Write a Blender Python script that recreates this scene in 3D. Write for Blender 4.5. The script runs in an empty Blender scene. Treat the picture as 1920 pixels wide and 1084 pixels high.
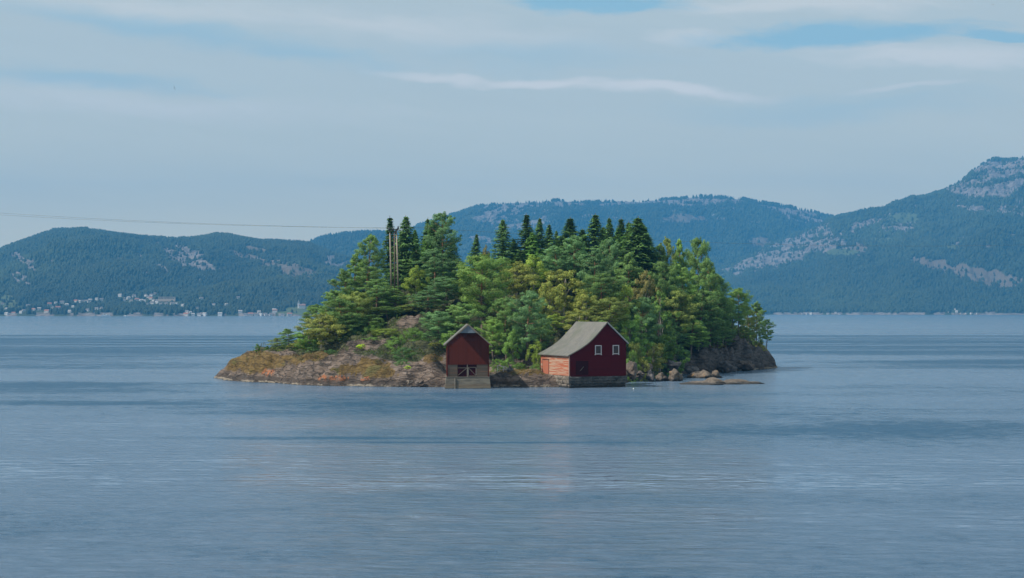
import bpy, math, random
import numpy as np
from mathutils import Vector
R = math.radians
# ------------------------------------------------------------------ camera
F, CX, HY, CH = 3000.0, 960.0, 583.0, 11.0        # focal in photo pixels, principal column, horizon row, eye height
sc = bpy.context.scene
col = sc.collection
cam = bpy.data.cameras.new("camera"); camo = bpy.data.objects.new("camera", cam); col.objects.link(camo)
camo.location = (0, 0, CH); camo.rotation_euler = (R(90), 0, 0)
cam.sensor_width = 36.0; cam.lens = 36.0*F/1920; cam.shift_y = (HY-542)/1920
cam.clip_start = 0.5; cam.clip_end = 60000
sc.camera = camo
def W(px, py, Y): return Vector(((px-CX)/F*Y, Y, CH-(py-HY)/F*Y))
# ------------------------------------------------------------------ world, sun, exposure
SUN_EL, SUN_AZ = R(47), R(-108)                    # azimuth from +Y (view direction) towards +X: from the left, a little in front
sdir = Vector((math.sin(SUN_AZ)*math.cos(SUN_EL), math.cos(SUN_AZ)*math.cos(SUN_EL), math.sin(SUN_EL)))
sun = bpy.data.lights.new("sun", 'SUN'); suno = bpy.data.objects.new("sun", sun); col.objects.link(suno)
sun.energy = 4.7; sun.angle = R(0.5); sun.color = (1.0, 0.93, 0.82)
suno.rotation_euler = sdir.to_track_quat('Z', 'Y').to_euler(); suno.location = (-200, 100, 300)
sc.view_settings.view_transform = 'Standard'; sc.view_settings.look = 'None'
sc.view_settings.exposure = 0.15; sc.view_settings.gamma = 1.0
sc.render.film_transparent = False
sc.cycles.use_denoising = True
sc.cycles.max_bounces = 6; sc.cycles.volume_bounces = 0; sc.cycles.transparent_max_bounces = 8
sc.cycles.sample_clamp_indirect = 6

class NT:
    """tiny helper for node trees"""
    def __init__(s, tree): s.t = tree; s.n = tree.nodes; s.l = tree.links; s.n.clear()
    def node(s, typ, **kw):
        n = s.n.new(typ)
        for k, v in kw.items(): setattr(n, k, v)
        return n
    def put(s, sock, v):
        if v is None: return
        if isinstance(v, bpy.types.NodeSocket): s.l.new(v, sock)
        else:
            if sock.type == 'RGBA' and len(v) == 3: v = (*v, 1)
            sock.default_value = v
    def m(s, op, a, b=None, c=None, clamp=False):
        n = s.node('ShaderNodeMath', operation=op, use_clamp=clamp)
        s.put(n.inputs[0], a); s.put(n.inputs[1], b); s.put(n.inputs[2], c)
        return n.outputs[0]
    def mix(s, f, a, b, mode='MIX'):
        n = s.node('ShaderNodeMix', data_type='RGBA', blend_type=mode); n.clamp_factor = True
        s.put(n.inputs[0], f); s.put(n.inputs[6], a); s.put(n.inputs[7], b)
        return n.outputs[2]
    def noise(s, vec, scale, detail=3, rough=0.5, dist=0.0, out=0):
        n = s.node('ShaderNodeTexNoise'); s.put(n.inputs['Vector'], vec)
        s.put(n.inputs['Scale'], scale); n.inputs['Detail'].default_value = detail
        n.inputs['Roughness'].default_value = rough; n.inputs['Distortion'].default_value = dist
        return n.outputs[out]
    def step(s, v, lo, hi, a=0.0, b=1.0):
        n = s.node('ShaderNodeMapRange', interpolation_type='SMOOTHSTEP'); s.put(n.inputs[0], v)
        n.inputs[1].default_value = lo; n.inputs[2].default_value = hi
        n.inputs[3].default_value = a; n.inputs[4].default_value = b
        return n.outputs[0]
    def mapping(s, vec, scale=(1,1,1), rot=(0,0,0), loc=(0,0,0)):
        n = s.node('ShaderNodeMapping'); s.put(n.inputs[0], vec)
        n.inputs['Scale'].default_value = scale; n.inputs['Rotation'].default_value = rot; n.inputs['Location'].default_value = loc
        return n.outputs[0]
    def sep(s, vec):
        n = s.node('ShaderNodeSeparateXYZ'); s.put(n.inputs[0], vec); return n.outputs
    def comb(s, x, y, z=0.0):
        n = s.node('ShaderNodeCombineXYZ'); s.put(n.inputs[0], x); s.put(n.inputs[1], y); s.put(n.inputs[2], z); return n.outputs[0]

world = bpy.data.worlds.new("World"); sc.world = world; world.use_nodes = True
w = NT(world.node_tree)
WS = 0.1
sky = w.node('ShaderNodeTexSky', sky_type='NISHITA'); sky.sun_disc = False
sky.sun_elevation = SUN_EL; sky.sun_rotation = SUN_AZ; sky.altitude = 0; sky.air_density = 1.0; sky.dust_density = 1.5; sky.ozone_density = 1.5
tc = w.node('ShaderNodeTexCoord').outputs['Generated']
X, Y_, Z = w.sep(tc)
az = w.m('ARCTAN2', X, Y_); el = w.m('ARCSINE', Z)
U = w.m('MULTIPLY', az, 10.0); V = w.m('MULTIPLY', el, 10.0)         # units of a tenth of a radian = 300 px
warp = w.noise(w.comb(U, w.m('MULTIPLY', V, 3.0)), 0.9, 4, 0.55)
Vw = w.m('ADD', V, w.m('MULTIPLY', w.m('SUBTRACT', warp, 0.5), 0.28))
tilt = w.m('ADD', Vw, w.m('MULTIPLY', U, 0.10))                       # streaks sink to the right
n1 = w.noise(w.comb(w.m('MULTIPLY', U, 0.33), w.m('MULTIPLY', tilt, 3.2)), 1.0, 5, 0.55)
n2 = w.noise(w.comb(w.m('MULTIPLY', U, 1.6), w.m('MULTIPLY', tilt, 9.0)), 1.3, 8, 0.66, .3)
cov = w.m('ADD', w.m('MULTIPLY', n1, 0.75), w.m('MULTIPLY', n2, 0.25))
cl = w.step(cov, 0.34, 0.68, 0.72, 1.0)
def blob(px, py, rx, ry, ang=0.0, soft=0.0, hard=1.0):
    """soft rotated ellipse in the sky, centre and radii in photo pixels"""
    u0, v0 = (px-CX)/300.0, (HY-py)/300.0
    du = w.m('SUBTRACT', U, u0); dv = w.m('SUBTRACT', Vw, v0)
    c, s_ = math.cos(ang), math.sin(ang)
    a = w.m('ADD', w.m('MULTIPLY', du, c), w.m('MULTIPLY', dv, s_)); b = w.m('SUBTRACT', w.m('MULTIPLY', dv, c), w.m('MULTIPLY', du, s_))
    a = w.m('DIVIDE', a, rx/300.0); b = w.m('DIVIDE', b, ry/300.0)
    q = w.m('SUBTRACT', 1.0, w.m('SQRT', w.m('ADD', w.m('MULTIPLY', a, a), w.m('MULTIPLY', b, b))))
    q = w.m('ADD', q, w.m('MULTIPLY', w.m('SUBTRACT', n2, 0.5), 1.2))
    return w.step(q, soft, hard)
gap = None
for g in ((1110, 12, 230, 26, -0.06, 0, .55, .9), (1580, 78, 310, 25, 0.02, -.05, .6, .85), (1860, 92, 130, 16, -.15, 0, .6, .8), (330, 78, 420, 30, -.12, -.1, 1., .5),
          (190, 165, 330, 26, -.02, -.1, 1., .45), (560, 110, 260, 26, -.1, -.1, 1., .45), (1000,110,330,40,0,-.1,1.1,.30), (1550,215,420,34,0,-.1,1.1,.3),
          (100,-250,900,160,.1,-.1,.9,.8), (1500,-420,900,200,-.1,-.1,.9,.9), (500,-800,1500,260,0,-.1,.9,.9), (700,-1500,2500,400,0,-.1,.9,.8)):
    b = w.m('MULTIPLY', blob(*g[:7]), g[7]); gap = b if gap is None else w.m('MAXIMUM', gap, b)
wisp = None
for g in ((840, 148, 190, 11, -.09, -.1, .8, .75), (1010, 158, 210, 12, -.03, -.1, .8, .95), (1250, 176, 230, 14, -.05, -.1, .8, .95), (1760, 130, 300, 34, -.1, -.1, .9, .7), (1680, 186, 130, 9, 0, 0, .8, .5),
          (250, 205, 560, 36, -.03, -.2, 1.2, .5), (750, 60, 500, 40, -.08, -.2, 1.2, .5), (1500, 25, 320, 26, 0, -.1, .8, .55), (1290, 78, 110, 14, 0, -.1, .8, .4), (300,40,420,26,-.05,-.2,1.1,.45)):
    b = w.m('MULTIPLY', blob(*g[:7]), g[7]); wisp = b if wisp is None else w.m('MAXIMUM', wisp, b)
hi = w.step(el, 0.20, 0.75)                                            # overhead the veil thins out
cl = w.m('MULTIPLY', cl, w.m('SUBTRACT', 1.0, w.m('MULTIPLY', hi, 0.25)))
blue = w.mix(w.step(el, 0.0, 0.45), (9.4, 8.3, 5.1), (3.5, 5.5, 6.8))
skyc = w.mix(0.5, w.mix(1.0, sky.outputs[0], (0.72, 0.86, 1.0), 'MULTIPLY'), blue)
c1 = w.mix(cl, skyc, w.mix(w.step(el, 0.0, 0.17), (9.3, 8.1, 5.0), (5.45, 6.05, 5.9)))
c2 = w.mix(wisp, c1, (7.6, 7.4, 7.0))
c2 = w.mix(gap, c2, w.mix(w.step(el, .1, .5), (2.9, 5.1, 6.3), (3.0, 4.8, 6.2)))
bg = w.node('ShaderNodeBackground'); w.put(bg.inputs[0], c2); bg.inputs[1].default_value = WS
w.l.new(bg.outputs[0], w.node('ShaderNodeOutputWorld').inputs[0])

# ------------------------------------------------------------------ numeric noise
def _hash(ix, iy, seed):
    h = (ix.astype(np.int64)*374761393 + iy.astype(np.int64)*668265263 + seed*1442695041) & 0x7fffffff
    h = ((h ^ (h >> 13))*1274126177) & 0x7fffffff
    h = (h ^ (h >> 16)) & 0xffffff
    return h/float(0xffffff)
def vnoise(x, y, seed=0):
    ix = np.floor(x); iy = np.floor(y); fx = x-ix; fy = y-iy
    fx = fx*fx*(3-2*fx); fy = fy*fy*(3-2*fy)
    a = _hash(ix, iy, seed); b = _hash(ix+1, iy, seed); c = _hash(ix, iy+1, seed); d = _hash(ix+1, iy+1, seed)
    return (a*(1-fx)+b*fx)*(1-fy)+(c*(1-fx)+d*fx)*fy
def fbm(x, y, seed=0, octs=5, gain=0.5):
    x = np.asarray(x, float); y = np.asarray(y, float)
    s = 0; a = 1; t = 0
    for i in range(octs):
        s = s+a*(vnoise(x, y, seed+i*17)-0.5); t += a; a *= gain; x = x*2.03+11.3; y = y*2.03-7.7
    return s/t*2
def ridged(x, y, seed=0, octs=4):
    s = 0; a = 1; t = 0
    for i in range(octs):
        s = s+a*(1-np.abs(vnoise(x, y, seed+i*13)*2-1)); t += a; a *= .5; x = x*2.1+3.1; y = y*2.1+9.2
    return s/t
def sst(a, b, v):
    t = np.clip((v-a)/(b-a), 0, 1); return t*t*(3-2*t)

# ------------------------------------------------------------------ object helpers
def tag(o, label=None, cat=None, group=None, kind=None):
    if label: o['label'] = label
    if cat: o['category'] = cat
    if group: o['group'] = group
    if kind: o['kind'] = kind
    return o
def empty(name, loc=(0,0,0), rz=0.0, label=None, cat=None, group=None):
    o = bpy.data.objects.new(name, None); col.objects.link(o); o.location = loc; o.rotation_euler = (0,0,rz); o.empty_display_size = .5
    return tag(o, label, cat, group)
def npmesh(name, verts, faces, mat=None, parent=None, smooth=False, colors=None, link=True):
    """faces: (n,k) array with constant k, or a list of tuples"""
    me = bpy.data.meshes.new(name)
    if isinstance(faces, np.ndarray):
        n, k = faces.shape
        me.vertices.add(len(verts)); me.vertices.foreach_set('co', np.asarray(verts, np.float32).ravel())
        me.loops.add(n*k); me.loops.foreach_set('vertex_index', faces.astype(np.int32).ravel())
        me.polygons.add(n); me.polygons.foreach_set('loop_start', np.arange(0, n*k, k, dtype=np.int32))
        me.update(calc_edges=True)
    else:
        me.from_pydata([tuple(v) for v in verts], [], faces); me.update()
    if smooth: me.polygons.foreach_set('use_smooth', np.ones(len(me.polygons), bool))
    if colors is not None:
        at = me.color_attributes.new('tone', 'FLOAT_COLOR', 'POINT')
        c = np.asarray(colors, np.float32)
        if c.shape[1] == 3: c = np.concatenate([c, np.ones((len(c), 1), np.float32)], 1)
        at.data.foreach_set('color', c.ravel())
    if mat: me.materials.append(mat)
    o = bpy.data.objects.new(name, me)
    if link: col.objects.link(o)
    if parent: o.parent = parent
    return o
class MB:
    """collects boxes, prisms and tubes into one mesh"""
    def __init__(s): s.v = []; s.f = []
    def add(s, vs, fs):
        b = len(s.v); s.v += [tuple(v) for v in vs]; s.f += [tuple(i+b for i in f) for f in fs]
    def box(s, x0, x1, y0, y1, z0, z1):
        s.add([(x0,y0,z0),(x1,y0,z0),(x1,y1,z0),(x0,y1,z0),(x0,y0,z1),(x1,y0,z1),(x1,y1,z1),(x0,y1,z1)],
              [(0,3,2,1),(4,5,6,7),(0,1,5,4),(1,2,6,5),(2,3,7,6),(3,0,4,7)])
    def prism_y(s, poly, y0, y1):
        """polygon in x,z (counter-clockwise seen from -y) extruded along y"""
        n = len(poly); vs = [(x,y0,z) for x,z in poly]+[(x,y1,z) for x,z in poly]
        fs = [tuple(range(n)), tuple(range(2*n-1, n-1, -1))]
        fs += [(i, i+n, (i+1)%n+n, (i+1)%n) for i in range(n)]
        s.add(vs, fs)
    def bar(s, a, b, w_, d=None, up=(0,0,1)):
        a = Vector(a); b = Vector(b); d = d or w_; t = (b-a).normalized(); u = Vector(up)
        if abs(t.dot(u)) > .95: u = Vector((0,1,0))
        p = t.cross(u).normalized(); q = p.cross(t).normalized()
        vs = []
        for c in (a, b):
            for i, j in ((-1,-1),(1,-1),(1,1),(-1,1)): vs.append(c+p*(i*w_/2)+q*(j*d/2))
        s.add(vs, [(0,1,2,3),(7,6,5,4),(0,4,5,1),(1,5,6,2),(2,6,7,3),(3,7,4,0)])
    def tube(s, pts, rad, n=7):
        pts = [Vector(p) for p in pts]
        if not hasattr(rad, '__len__'): rad = [rad]*len(pts)
        vs = []; fs = []
        for i, p in enumerate(pts):
            t = (pts[min(i+1, len(pts)-1)]-pts[max(i-1, 0)]).normalized()
            u = Vector((1,0,0)) if abs(t.x) < .9 else Vector((0,1,0))
            a = t.cross(u).normalized(); b = t.cross(a)
            for k in range(n):
                th = 2*math.pi*k/n; vs.append(p+(a*math.cos(th)+b*math.sin(th))*rad[i])
        for i in range(len(pts)-1):
            for k in range(n):
                a0 = i*n+k; a1 = i*n+(k+1)%n; fs.append((a0, a1, a1+n, a0+n))
        fs.append(tuple(range(n-1, -1, -1))); fs.append(tuple(range(len(vs)-n, len(vs))))
        s.add(vs, fs)
    def build(s, name, mat, parent=None, smooth=False):
        return npmesh(name, s.v, s.f, mat, parent, smooth)

# ------------------------------------------------------------------ materials
def material(name):
    m = bpy.data.materials.new(name); m.use_nodes = True; nt = NT(m.node_tree)
    bs = nt.node('ShaderNodeBsdfPrincipled'); out = nt.node('ShaderNodeOutputMaterial'); nt.l.new(bs.outputs[0], out.inputs[0])
    return m, nt, bs, out
def bump(nt, bs, h, strength=1.0, dist=1.0, normal=None):
    b = nt.node('ShaderNodeBump'); b.inputs['Strength'].default_value = strength; nt.put(b.inputs['Distance'], dist); nt.put(b.inputs['Height'], h)
    if normal is not None: nt.l.new(normal, b.inputs['Normal'])
    if bs is not None: nt.l.new(b.outputs[0], bs.inputs['Normal'])
    return b.outputs[0]
def plain(name, c, rough=0.7, var=0.25, scale=6.0, metal=0.0):
    m, nt, bs, out = material(name); p = nt.node('ShaderNodeTexCoord').outputs['Object']
    n = nt.noise(p, scale, 4, .6)
    nt.put(bs.inputs['Base Color'], nt.mix(nt.step(n, .3, .7), tuple(x*(1-var) for x in c), tuple(min(1, x*(1+var)) for x in c)))
    bs.inputs['Roughness'].default_value = rough; bs.inputs['Metallic'].default_value = metal
    return m
def boards(name, c, c2, axis='z', pitch=0.14, wear=None, wear_amt=0.0, rough=0.75, wscale=1.0):
    """painted or bare timber cladding: pitch is the board width, axis the direction boards are stacked along"""
    m, nt, bs, out = material(name); p = nt.node('ShaderNodeTexCoord').outputs['Object']
    x, y, z = nt.sep(p)
    hor = axis == 'z'
    s = z if hor else nt.m('ADD', x, nt.m('MULTIPLY', y, 1.0))
    t = nt.m('DIVIDE', s, pitch); fr = nt.m('FRACT', t); idx = nt.m('FLOOR', t)
    along = nt.m('ADD', x, y) if hor else z
    bn = nt.node('ShaderNodeTexWhiteNoise', noise_dimensions='2D'); nt.l.new(nt.comb(idx, nt.m('FLOOR', nt.m('MULTIPLY', along, 0.3))), bn.inputs[0])
    grain = nt.noise(nt.comb(nt.m('MULTIPLY', along, .8), nt.m('MULTIPLY', s, 12.0)), 1.0, 4, .6)
    cc = nt.mix(nt.m('ADD', nt.m('MULTIPLY', bn.outputs[0], .6), nt.m('MULTIPLY', grain, .4)), c, c2)
    if wear:
        wn = nt.noise(nt.comb(nt.m('MULTIPLY', along, .20*wscale), nt.m('ADD', nt.m('MULTIPLY', idx, 3.7), nt.m('MULTIPLY', s, 3.0*wscale))), 1.3, 5, .65)
        cc = nt.mix(nt.step(wn, .62-.3*wear_amt, .74-.3*wear_amt), cc, wear)
    gapm = nt.step(fr, 0.0, 0.16, 0.35, 1.0)
    cc = nt.mix(1.0, cc, nt.comb(gapm, gapm, gapm), 'MULTIPLY')
    nt.put(bs.inputs['Base Color'], cc); bs.inputs['Roughness'].default_value = rough; bs.inputs['Specular IOR Level'].default_value = .03
    bump(nt, bs, nt.m('MULTIPLY', fr, 0.02), 1.0, 1.0)
    return m
MAT = {}
MAT['dark_red'] = boards('dark_red_boards', (.095, .006, .008), (.07, .005, .007), 'z', .16, (.12,.02,.02), 0.0)
MAT['faded_red'] = boards('faded_red_boards', (.52, .16, .085), (.36, .125, .075), 'z', .16, (.50, .35, .26), .55)
MAT['rust_red'] = boards('rust_red_boards', (.095, .022, .013), (.07, .017, .011), 'v', .17, (.10, .02, .012), .1)
MAT['grey_wood'] = boards('weathered_grey_boards', (.17, .135, .105), (.10, .078, .06), 'z', .17, (.21, .12, .08), .3)
MAT['grey_plank'] = plain('weathered_grey_plank', (.18, .155, .125), .8, .25, 5)
MAT['blue_grey_board'] = boards('hood_boards', (.17, .21, .25), (.14, .17, .21), 'v', .2)
MAT['pale_trim'] = plain('pale_trim', (.34, .34, .33), .6, .15, 5)
MAT['white_frame'] = plain('white_window_frame', (.55, .52, .54), .5, .06, 5)
MAT['door_orange'] = boards('faded_orange_door', (.43, .16, .10), (.38, .13, .08), 'v', .2)
MAT['door_dark'] = boards('dark_red_door', (.04, .006, .007), (.03, .005, .006), 'v', .2)
MAT['dark_inside'] = plain('dark_interior', (.02, .015, .013), .9, .2, 3)
MAT['concrete'] = plain('concrete', (.30, .27, .22), .85, .2, 1.6)
MAT['metal_dark'] = plain('dark_iron', (.04, .045, .05), .5, .2, 8, .4)
MAT['wire'] = plain('steel_wire', (.16, .18, .19), .5, .1, 8, .6)
MAT['pole'] = plain('weathered_pole', (.30, .25, .21), .85, .15, 3)
MAT['pole_dark'] = plain('dark_pole', (.12, .09, .07), .85, .15, 3)
MAT['white_paint'] = plain('white_paint', (.78, .77, .74), .5, .06, .3)
MAT['float'] = plain('white_plastic', (.8, .8, .78), .35, .03, 5)
MAT['gull'] = plain('gull_feathers', (.25, .26, .28), .8, .2, 9)
def glassmat():
    m, nt, bs, out = material('dark_window_glass'); bs.inputs['Base Color'].default_value = (.02, .012, .018, 1); bs.inputs['Roughness'].default_value = .25
    return m
MAT['glass'] = glassmat()
def roofmat():
    m, nt, bs, out = material('old_slate_roof'); p = nt.node('ShaderNodeTexCoord').outputs['Object']; x, y, z = nt.sep(p)
    st = nt.noise(nt.comb(nt.m('MULTIPLY', x, .9), nt.m('MULTIPLY', y, 2.2), z), 1.2, 5, .65)
    big = nt.noise(p, .35, 3, .5)
    br = nt.node('ShaderNodeTexBrick'); nt.l.new(nt.comb(y, nt.m('MULTIPLY', z, 1.5)), br.inputs[0]); br.inputs['Scale'].default_value = 2.6
    br.inputs['Color1'].default_value = (.085, .087, .08, 1); br.inputs['Color2'].default_value = (.135, .137, .127, 1); br.inputs['Mortar'].default_value = (.12, .11, .10, 1)
    br.inputs['Mortar Size'].default_value = .012
    c = nt.mix(nt.m('MULTIPLY', nt.step(st, .35, .65), .6), br.outputs[0], (.19, .175, .155))
    c = nt.mix(nt.step(big, .45, .7, 0, .8), c, (.095, .105, .08))
    nt.put(bs.inputs['Base Color'], c); bs.inputs['Roughness'].default_value = .75
    bump(nt, bs, st, .4, .06)
    return m
MAT['roof'] = roofmat()
def stonemat(name, c1, c2, dark=(.03,.028,.026), scale=1.0, lichen=None, tide=True):
    m, nt, bs, out = material(name); g = nt.node('ShaderNodeNewGeometry'); p = g.outputs['Position']
    n = nt.noise(p, .55*scale, 6, .62); n2 = nt.noise(p, 2.4*scale, 5, .6)
    c = nt.mix(nt.step(n, .35, .65), c1, c2)
    c = nt.mix(nt.step(n2, .50, .72, 0, .65), c, tuple(min(1, x*1.5) for x in c2))
    c = nt.mix(nt.step(n2, .46, .30, 0, .6), c, tuple(x*.45 for x in c1))
    if lichen: c = nt.mix(nt.step(nt.noise(p, .9, 3, .6), .60, .68, 0, .6), c, lichen)
    z = nt.sep(p)[2]
    if tide: c = nt.mix(nt.step(nt.m('ADD', z, nt.m('MULTIPLY', n2, .35)), .62, .36), c, dark)
    nt.put(bs.inputs['Base Color'], c); bs.inputs['Roughness'].default_value = .85
    bump(nt, bs, nt.m('ADD', n2, nt.m('MULTIPLY', n, 1.5)), .8, .12)
    return m
MAT['boulder'] = stonemat('boulder_rock', (.07, .056, .048), (.135, .105, .085))
MAT['boulder_ochre'] = stonemat('lichened_boulder_rock', (.075, .060, .048), (.135, .108, .085), lichen=(.32, .165, .04))
MAT['boulder_pale'] = stonemat('pale_skerry_rock', (.095, .076, .062), (.17, .138, .11))
MAT['cliff_grey'] = stonemat('grey_fractured_rock', (.05, .048, .052), (.12, .11, .11))
MAT['dry_stone'] = stonemat('dry_stone', (.11, .092, .075), (.22, .185, .15))
MAT['gable_stone'] = stonemat('shade_painted_dry_stone', (.03, .031, .03), (.085, .083, .08))  # gable copy of the dry stone, its shade put into a darker colour

# ------------------------------------------------------------------ water
def water_material():
    m, nt, bs, out = material('fjord_water'); p = nt.node('ShaderNodeNewGeometry').outputs['Position']
    x, y, z = nt.sep(p)
    big = nt.noise(nt.mapping(p, (.0022, .009, 1)), 1.0, 4, .6, .4)          # wind lanes far out
    mid = nt.noise(nt.mapping(p, (.012, .05, 1), (0,0,R(4))), 1.0, 4, .6, .3)
    def patch(cx, cy, rx, ry, soft=.9):
        dx = nt.m('DIVIDE', nt.m('SUBTRACT', x, cx), rx); dy = nt.m('DIVIDE', nt.m('SUBTRACT', nt.m('ADD', y, nt.m('MULTIPLY', mid, 3.0)), cy+1.5), ry)
        q = nt.m('SQRT', nt.m('ADD', nt.m('MULTIPLY', dx, dx), nt.m('MULTIPLY', dy, dy)))
        return nt.step(q, 1.0, 1.0-soft)
    rough_water = None
    for a in ((-21, 138.5, 21, 2.6, .8), (-3, 134, 24, 1.6, 1.), (-72, 225, 52, 34, .7), (-50, 192, 30, 12, .9), (34, 156, 30, 34, 1.), (75, 170, 30, 34, 1.), (4, 190, 70, 40, 1.), (58, 232, 40, 16, .9), (-120, 360, 110, 90, .8), (190, 420, 160, 150, .8), (105, 330, 60, 60, .8), (0, 560, 700, 270, .5)):
        b = patch(*a); rough_water = b if rough_water is None else nt.m('MAXIMUM', rough_water, b)
    smooth_water = nt.m('MAXIMUM', nt.m('MAXIMUM', patch(-38, 112, 50, 22, 1.), patch(-30, 160, 40, 8, 1.)), nt.m('MAXIMUM', patch(-300, 2200, 1500, 1250, .5), patch(52, 118, 34, 12, 1.)))
    grain = nt.noise(nt.mapping(p, (.22, .34, 1), (0,0,R(5))), 1.0, 10, .84, .2)
    g2 = nt.noise(nt.mapping(p, (.7, 1.5, 1), (0,0,R(-4))), 1.0, 4, .7, .2); g3 = nt.noise(nt.mapping(p, (.20, .085, 1), (0,0,R(3))), 1.0, 3, .65, .2)
    lane = nt.noise(nt.mapping(p, (.004, .022, 1), (0,0,R(3))), 1.0, 5, .6, .3)
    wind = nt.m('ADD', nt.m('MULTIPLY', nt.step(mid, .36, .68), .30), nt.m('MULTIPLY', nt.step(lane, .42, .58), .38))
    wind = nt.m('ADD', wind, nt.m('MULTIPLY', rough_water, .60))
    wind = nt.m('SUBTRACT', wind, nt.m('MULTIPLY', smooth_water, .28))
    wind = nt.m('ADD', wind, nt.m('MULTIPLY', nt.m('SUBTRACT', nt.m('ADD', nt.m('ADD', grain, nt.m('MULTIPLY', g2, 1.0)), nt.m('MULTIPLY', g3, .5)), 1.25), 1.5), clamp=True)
    r1 = nt.noise(nt.mapping(p, (1.1, 2.4, 1), (0,0,R(-8))), 1.0, 3, .55, .3)
    r2 = nt.noise(nt.mapping(p, (.28, .85, 1), (0,0,R(6))), 1.0, 3, .5, .3)
    r3 = nt.noise(nt.mapping(p, (.035, .22, 1), (0,0,R(3))), 1.0, 2, .5, .2)
    # the long low swell rings in front of the island
    wob = nt.noise(nt.mapping(p, (.05, .12, 1)), 1.0, 2, .5)
    ph = nt.m('ADD', nt.m('MULTIPLY', nt.m('ADD', y, nt.m('MULTIPLY', nt.m('MULTIPLY', x, x), .004)), 2*math.pi/5.2), nt.m('MULTIPLY', wob, 9.0))
    sw = nt.m('MULTIPLY', nt.m('SINE', ph), patch(2, 95, 17, 22, 1.))
    h = nt.m('ADD', nt.m('MULTIPLY', r1, nt.m('ADD', .03, nt.m('MULTIPLY', wind, .17))), nt.m('MULTIPLY', r2, nt.m('ADD', .50, nt.m('MULTIPLY', wind, .06))))
    h = nt.m('ADD', h, nt.m('MULTIPLY', r3, .25)); h = nt.m('ADD', h, nt.m('MULTIPLY', sw, .035))
    bump(nt, bs, h, 1.0, 1.0)
    nt.put(bs.inputs['Roughness'], nt.m('ADD', .08, nt.m('MULTIPLY', wind, .26)))
    nt.put(bs.inputs['Base Color'], nt.mix(wind, (.142, .210, .305), (.026, .082, .150))); bs.inputs['IOR'].default_value = 1.33  # calm and ruffled tones paint the sky's reflection into the base colour
    # steep little waves show more of the dark water body and mirror less of the sky
    nt.put(bs.inputs['Specular IOR Level'], nt.m('SUBTRACT', .58, nt.m('MULTIPLY', wind, .50)))
    return m
MAT['water'] = water_material()
def sheet(name, x0, x1, y0, y1, z, mat, n=1):
    xs = np.linspace(x0, x1, n+1); ys = np.linspace(y0, y1, n+1); gx, gy = np.meshgrid(xs, ys)
    v = np.stack([gx.ravel(), gy.ravel(), np.full(gx.size, z)], 1)
    i = np.arange(n*(n+1)).reshape(n, n+1)[:, :n].ravel()
    return npmesh(name, v, np.stack([i, i+1, i+n+2, i+n+1], 1), mat)
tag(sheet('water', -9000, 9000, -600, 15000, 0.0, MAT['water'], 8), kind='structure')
tag(sheet('seabed', -9000, 9000, -600, 15000, -6.0, plain('seabed_mud', (.05,.06,.05)), 4), kind='structure')

# ------------------------------------------------------------------ the island
SHORE = [(-47.8,259.5),(-44.5,252),(-40,246.5),(-35.6,243),(-31,236.5),(-28,234.5),(-24,233.6),(-20,232.2),(-15,231.2),(-12,230.5),(-9.6,230.2),(-6.5,231.5),(-2.8,231.3),(0,231.0),
         (3.9,230.6),(8,230.6),(12,234.5),(15.5,239),(18,247),(20,256),(23.5,262),(25.5,272),(29.5,277),(34,280),(39,288),(44,296),(48,301),(52.2,311),(51,322),(44,336),(30,350),(8,356),(-12,348),(-28,330),(-38,305),(-46,280),(-49,266)]
CTRL = [(440,682,258),(465,668,261),(490,663,264),(520,661,264),(560,668,257),(600,660,257),(640,650,257),(690,637,252),(665,668,246),(640,690,243),(700,672,240),(740,678,240),(720,692,237),(765,600,258),
        (740,545,272),(700,590,268),(660,610,268),(620,640,265),(800,640,246),(800,580,264),(830,668,238),(815,690,234),(800,700,233),(875,692,240),(875,668,248),(960,695,233),(1000,695,237),(930,692,240),(960,690,246),(1040,695,240),
        (960,560,270),(1020,620,256),(880,560,268),(960,520,285),(860,525,285),(1100,515,290),(1100,600,262),(1180,600,266),(1200,535,288),(1040,515,290),(1300,560,302),(1350,600,302),(1250,670,282),(1220,680,276),(1200,690,262),(1300,662,290),
        (1350,655,296),(1400,652,304),(1430,662,309),(1380,620,310),(1250,600,290),(960,540,310),(1100,540,315),(1250,560,320),(780,560,295),(690,590,290),(560,650,280),(480,665,275)]
CP = np.array([tuple(W(*c)) for c in CTRL])
SH = np.array(SHORE)
def shore_dist(x, y):
    """signed distance to the shoreline, positive on land"""
    x = np.asarray(x, float); y = np.asarray(y, float)
    d2 = np.full(x.shape, 1e9); inside = np.zeros(x.shape, bool); n = len(SH)
    for i in range(n):
        ax, ay = SH[i]; bx, by = SH[(i+1) % n]; ex, ey = bx-ax, by-ay
        t = np.clip(((x-ax)*ex+(y-ay)*ey)/(ex*ex+ey*ey), 0, 1)
        d2 = np.minimum(d2, (x-ax-t*ex)**2+(y-ay-t*ey)**2)
        c = ((ay > y) != (by > y)) & (x < (bx-ax)*(y-ay)/(by-ay+1e-12)+ax); inside ^= c
    return np.where(inside, np.sqrt(d2), -np.sqrt(d2))
def flat_zone(x, y):
    """1 inside the level ground the two buildings and the landing stand on"""
    a = 1-sst(0, 3, np.maximum(np.abs(x+6.3)-3.2, np.abs(y-234)-6))
    c, s = math.cos(R(24)), math.sin(R(24)); u = (x-8.13)*c+(y-228)*s; v = -(x-8.13)*s+(y-228)*c
    b = 1-sst(0, 3.0, np.maximum(np.abs(u-4.6)-4.6, np.abs(v-4.8)-4.8))
    return np.maximum(a, b)
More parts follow.
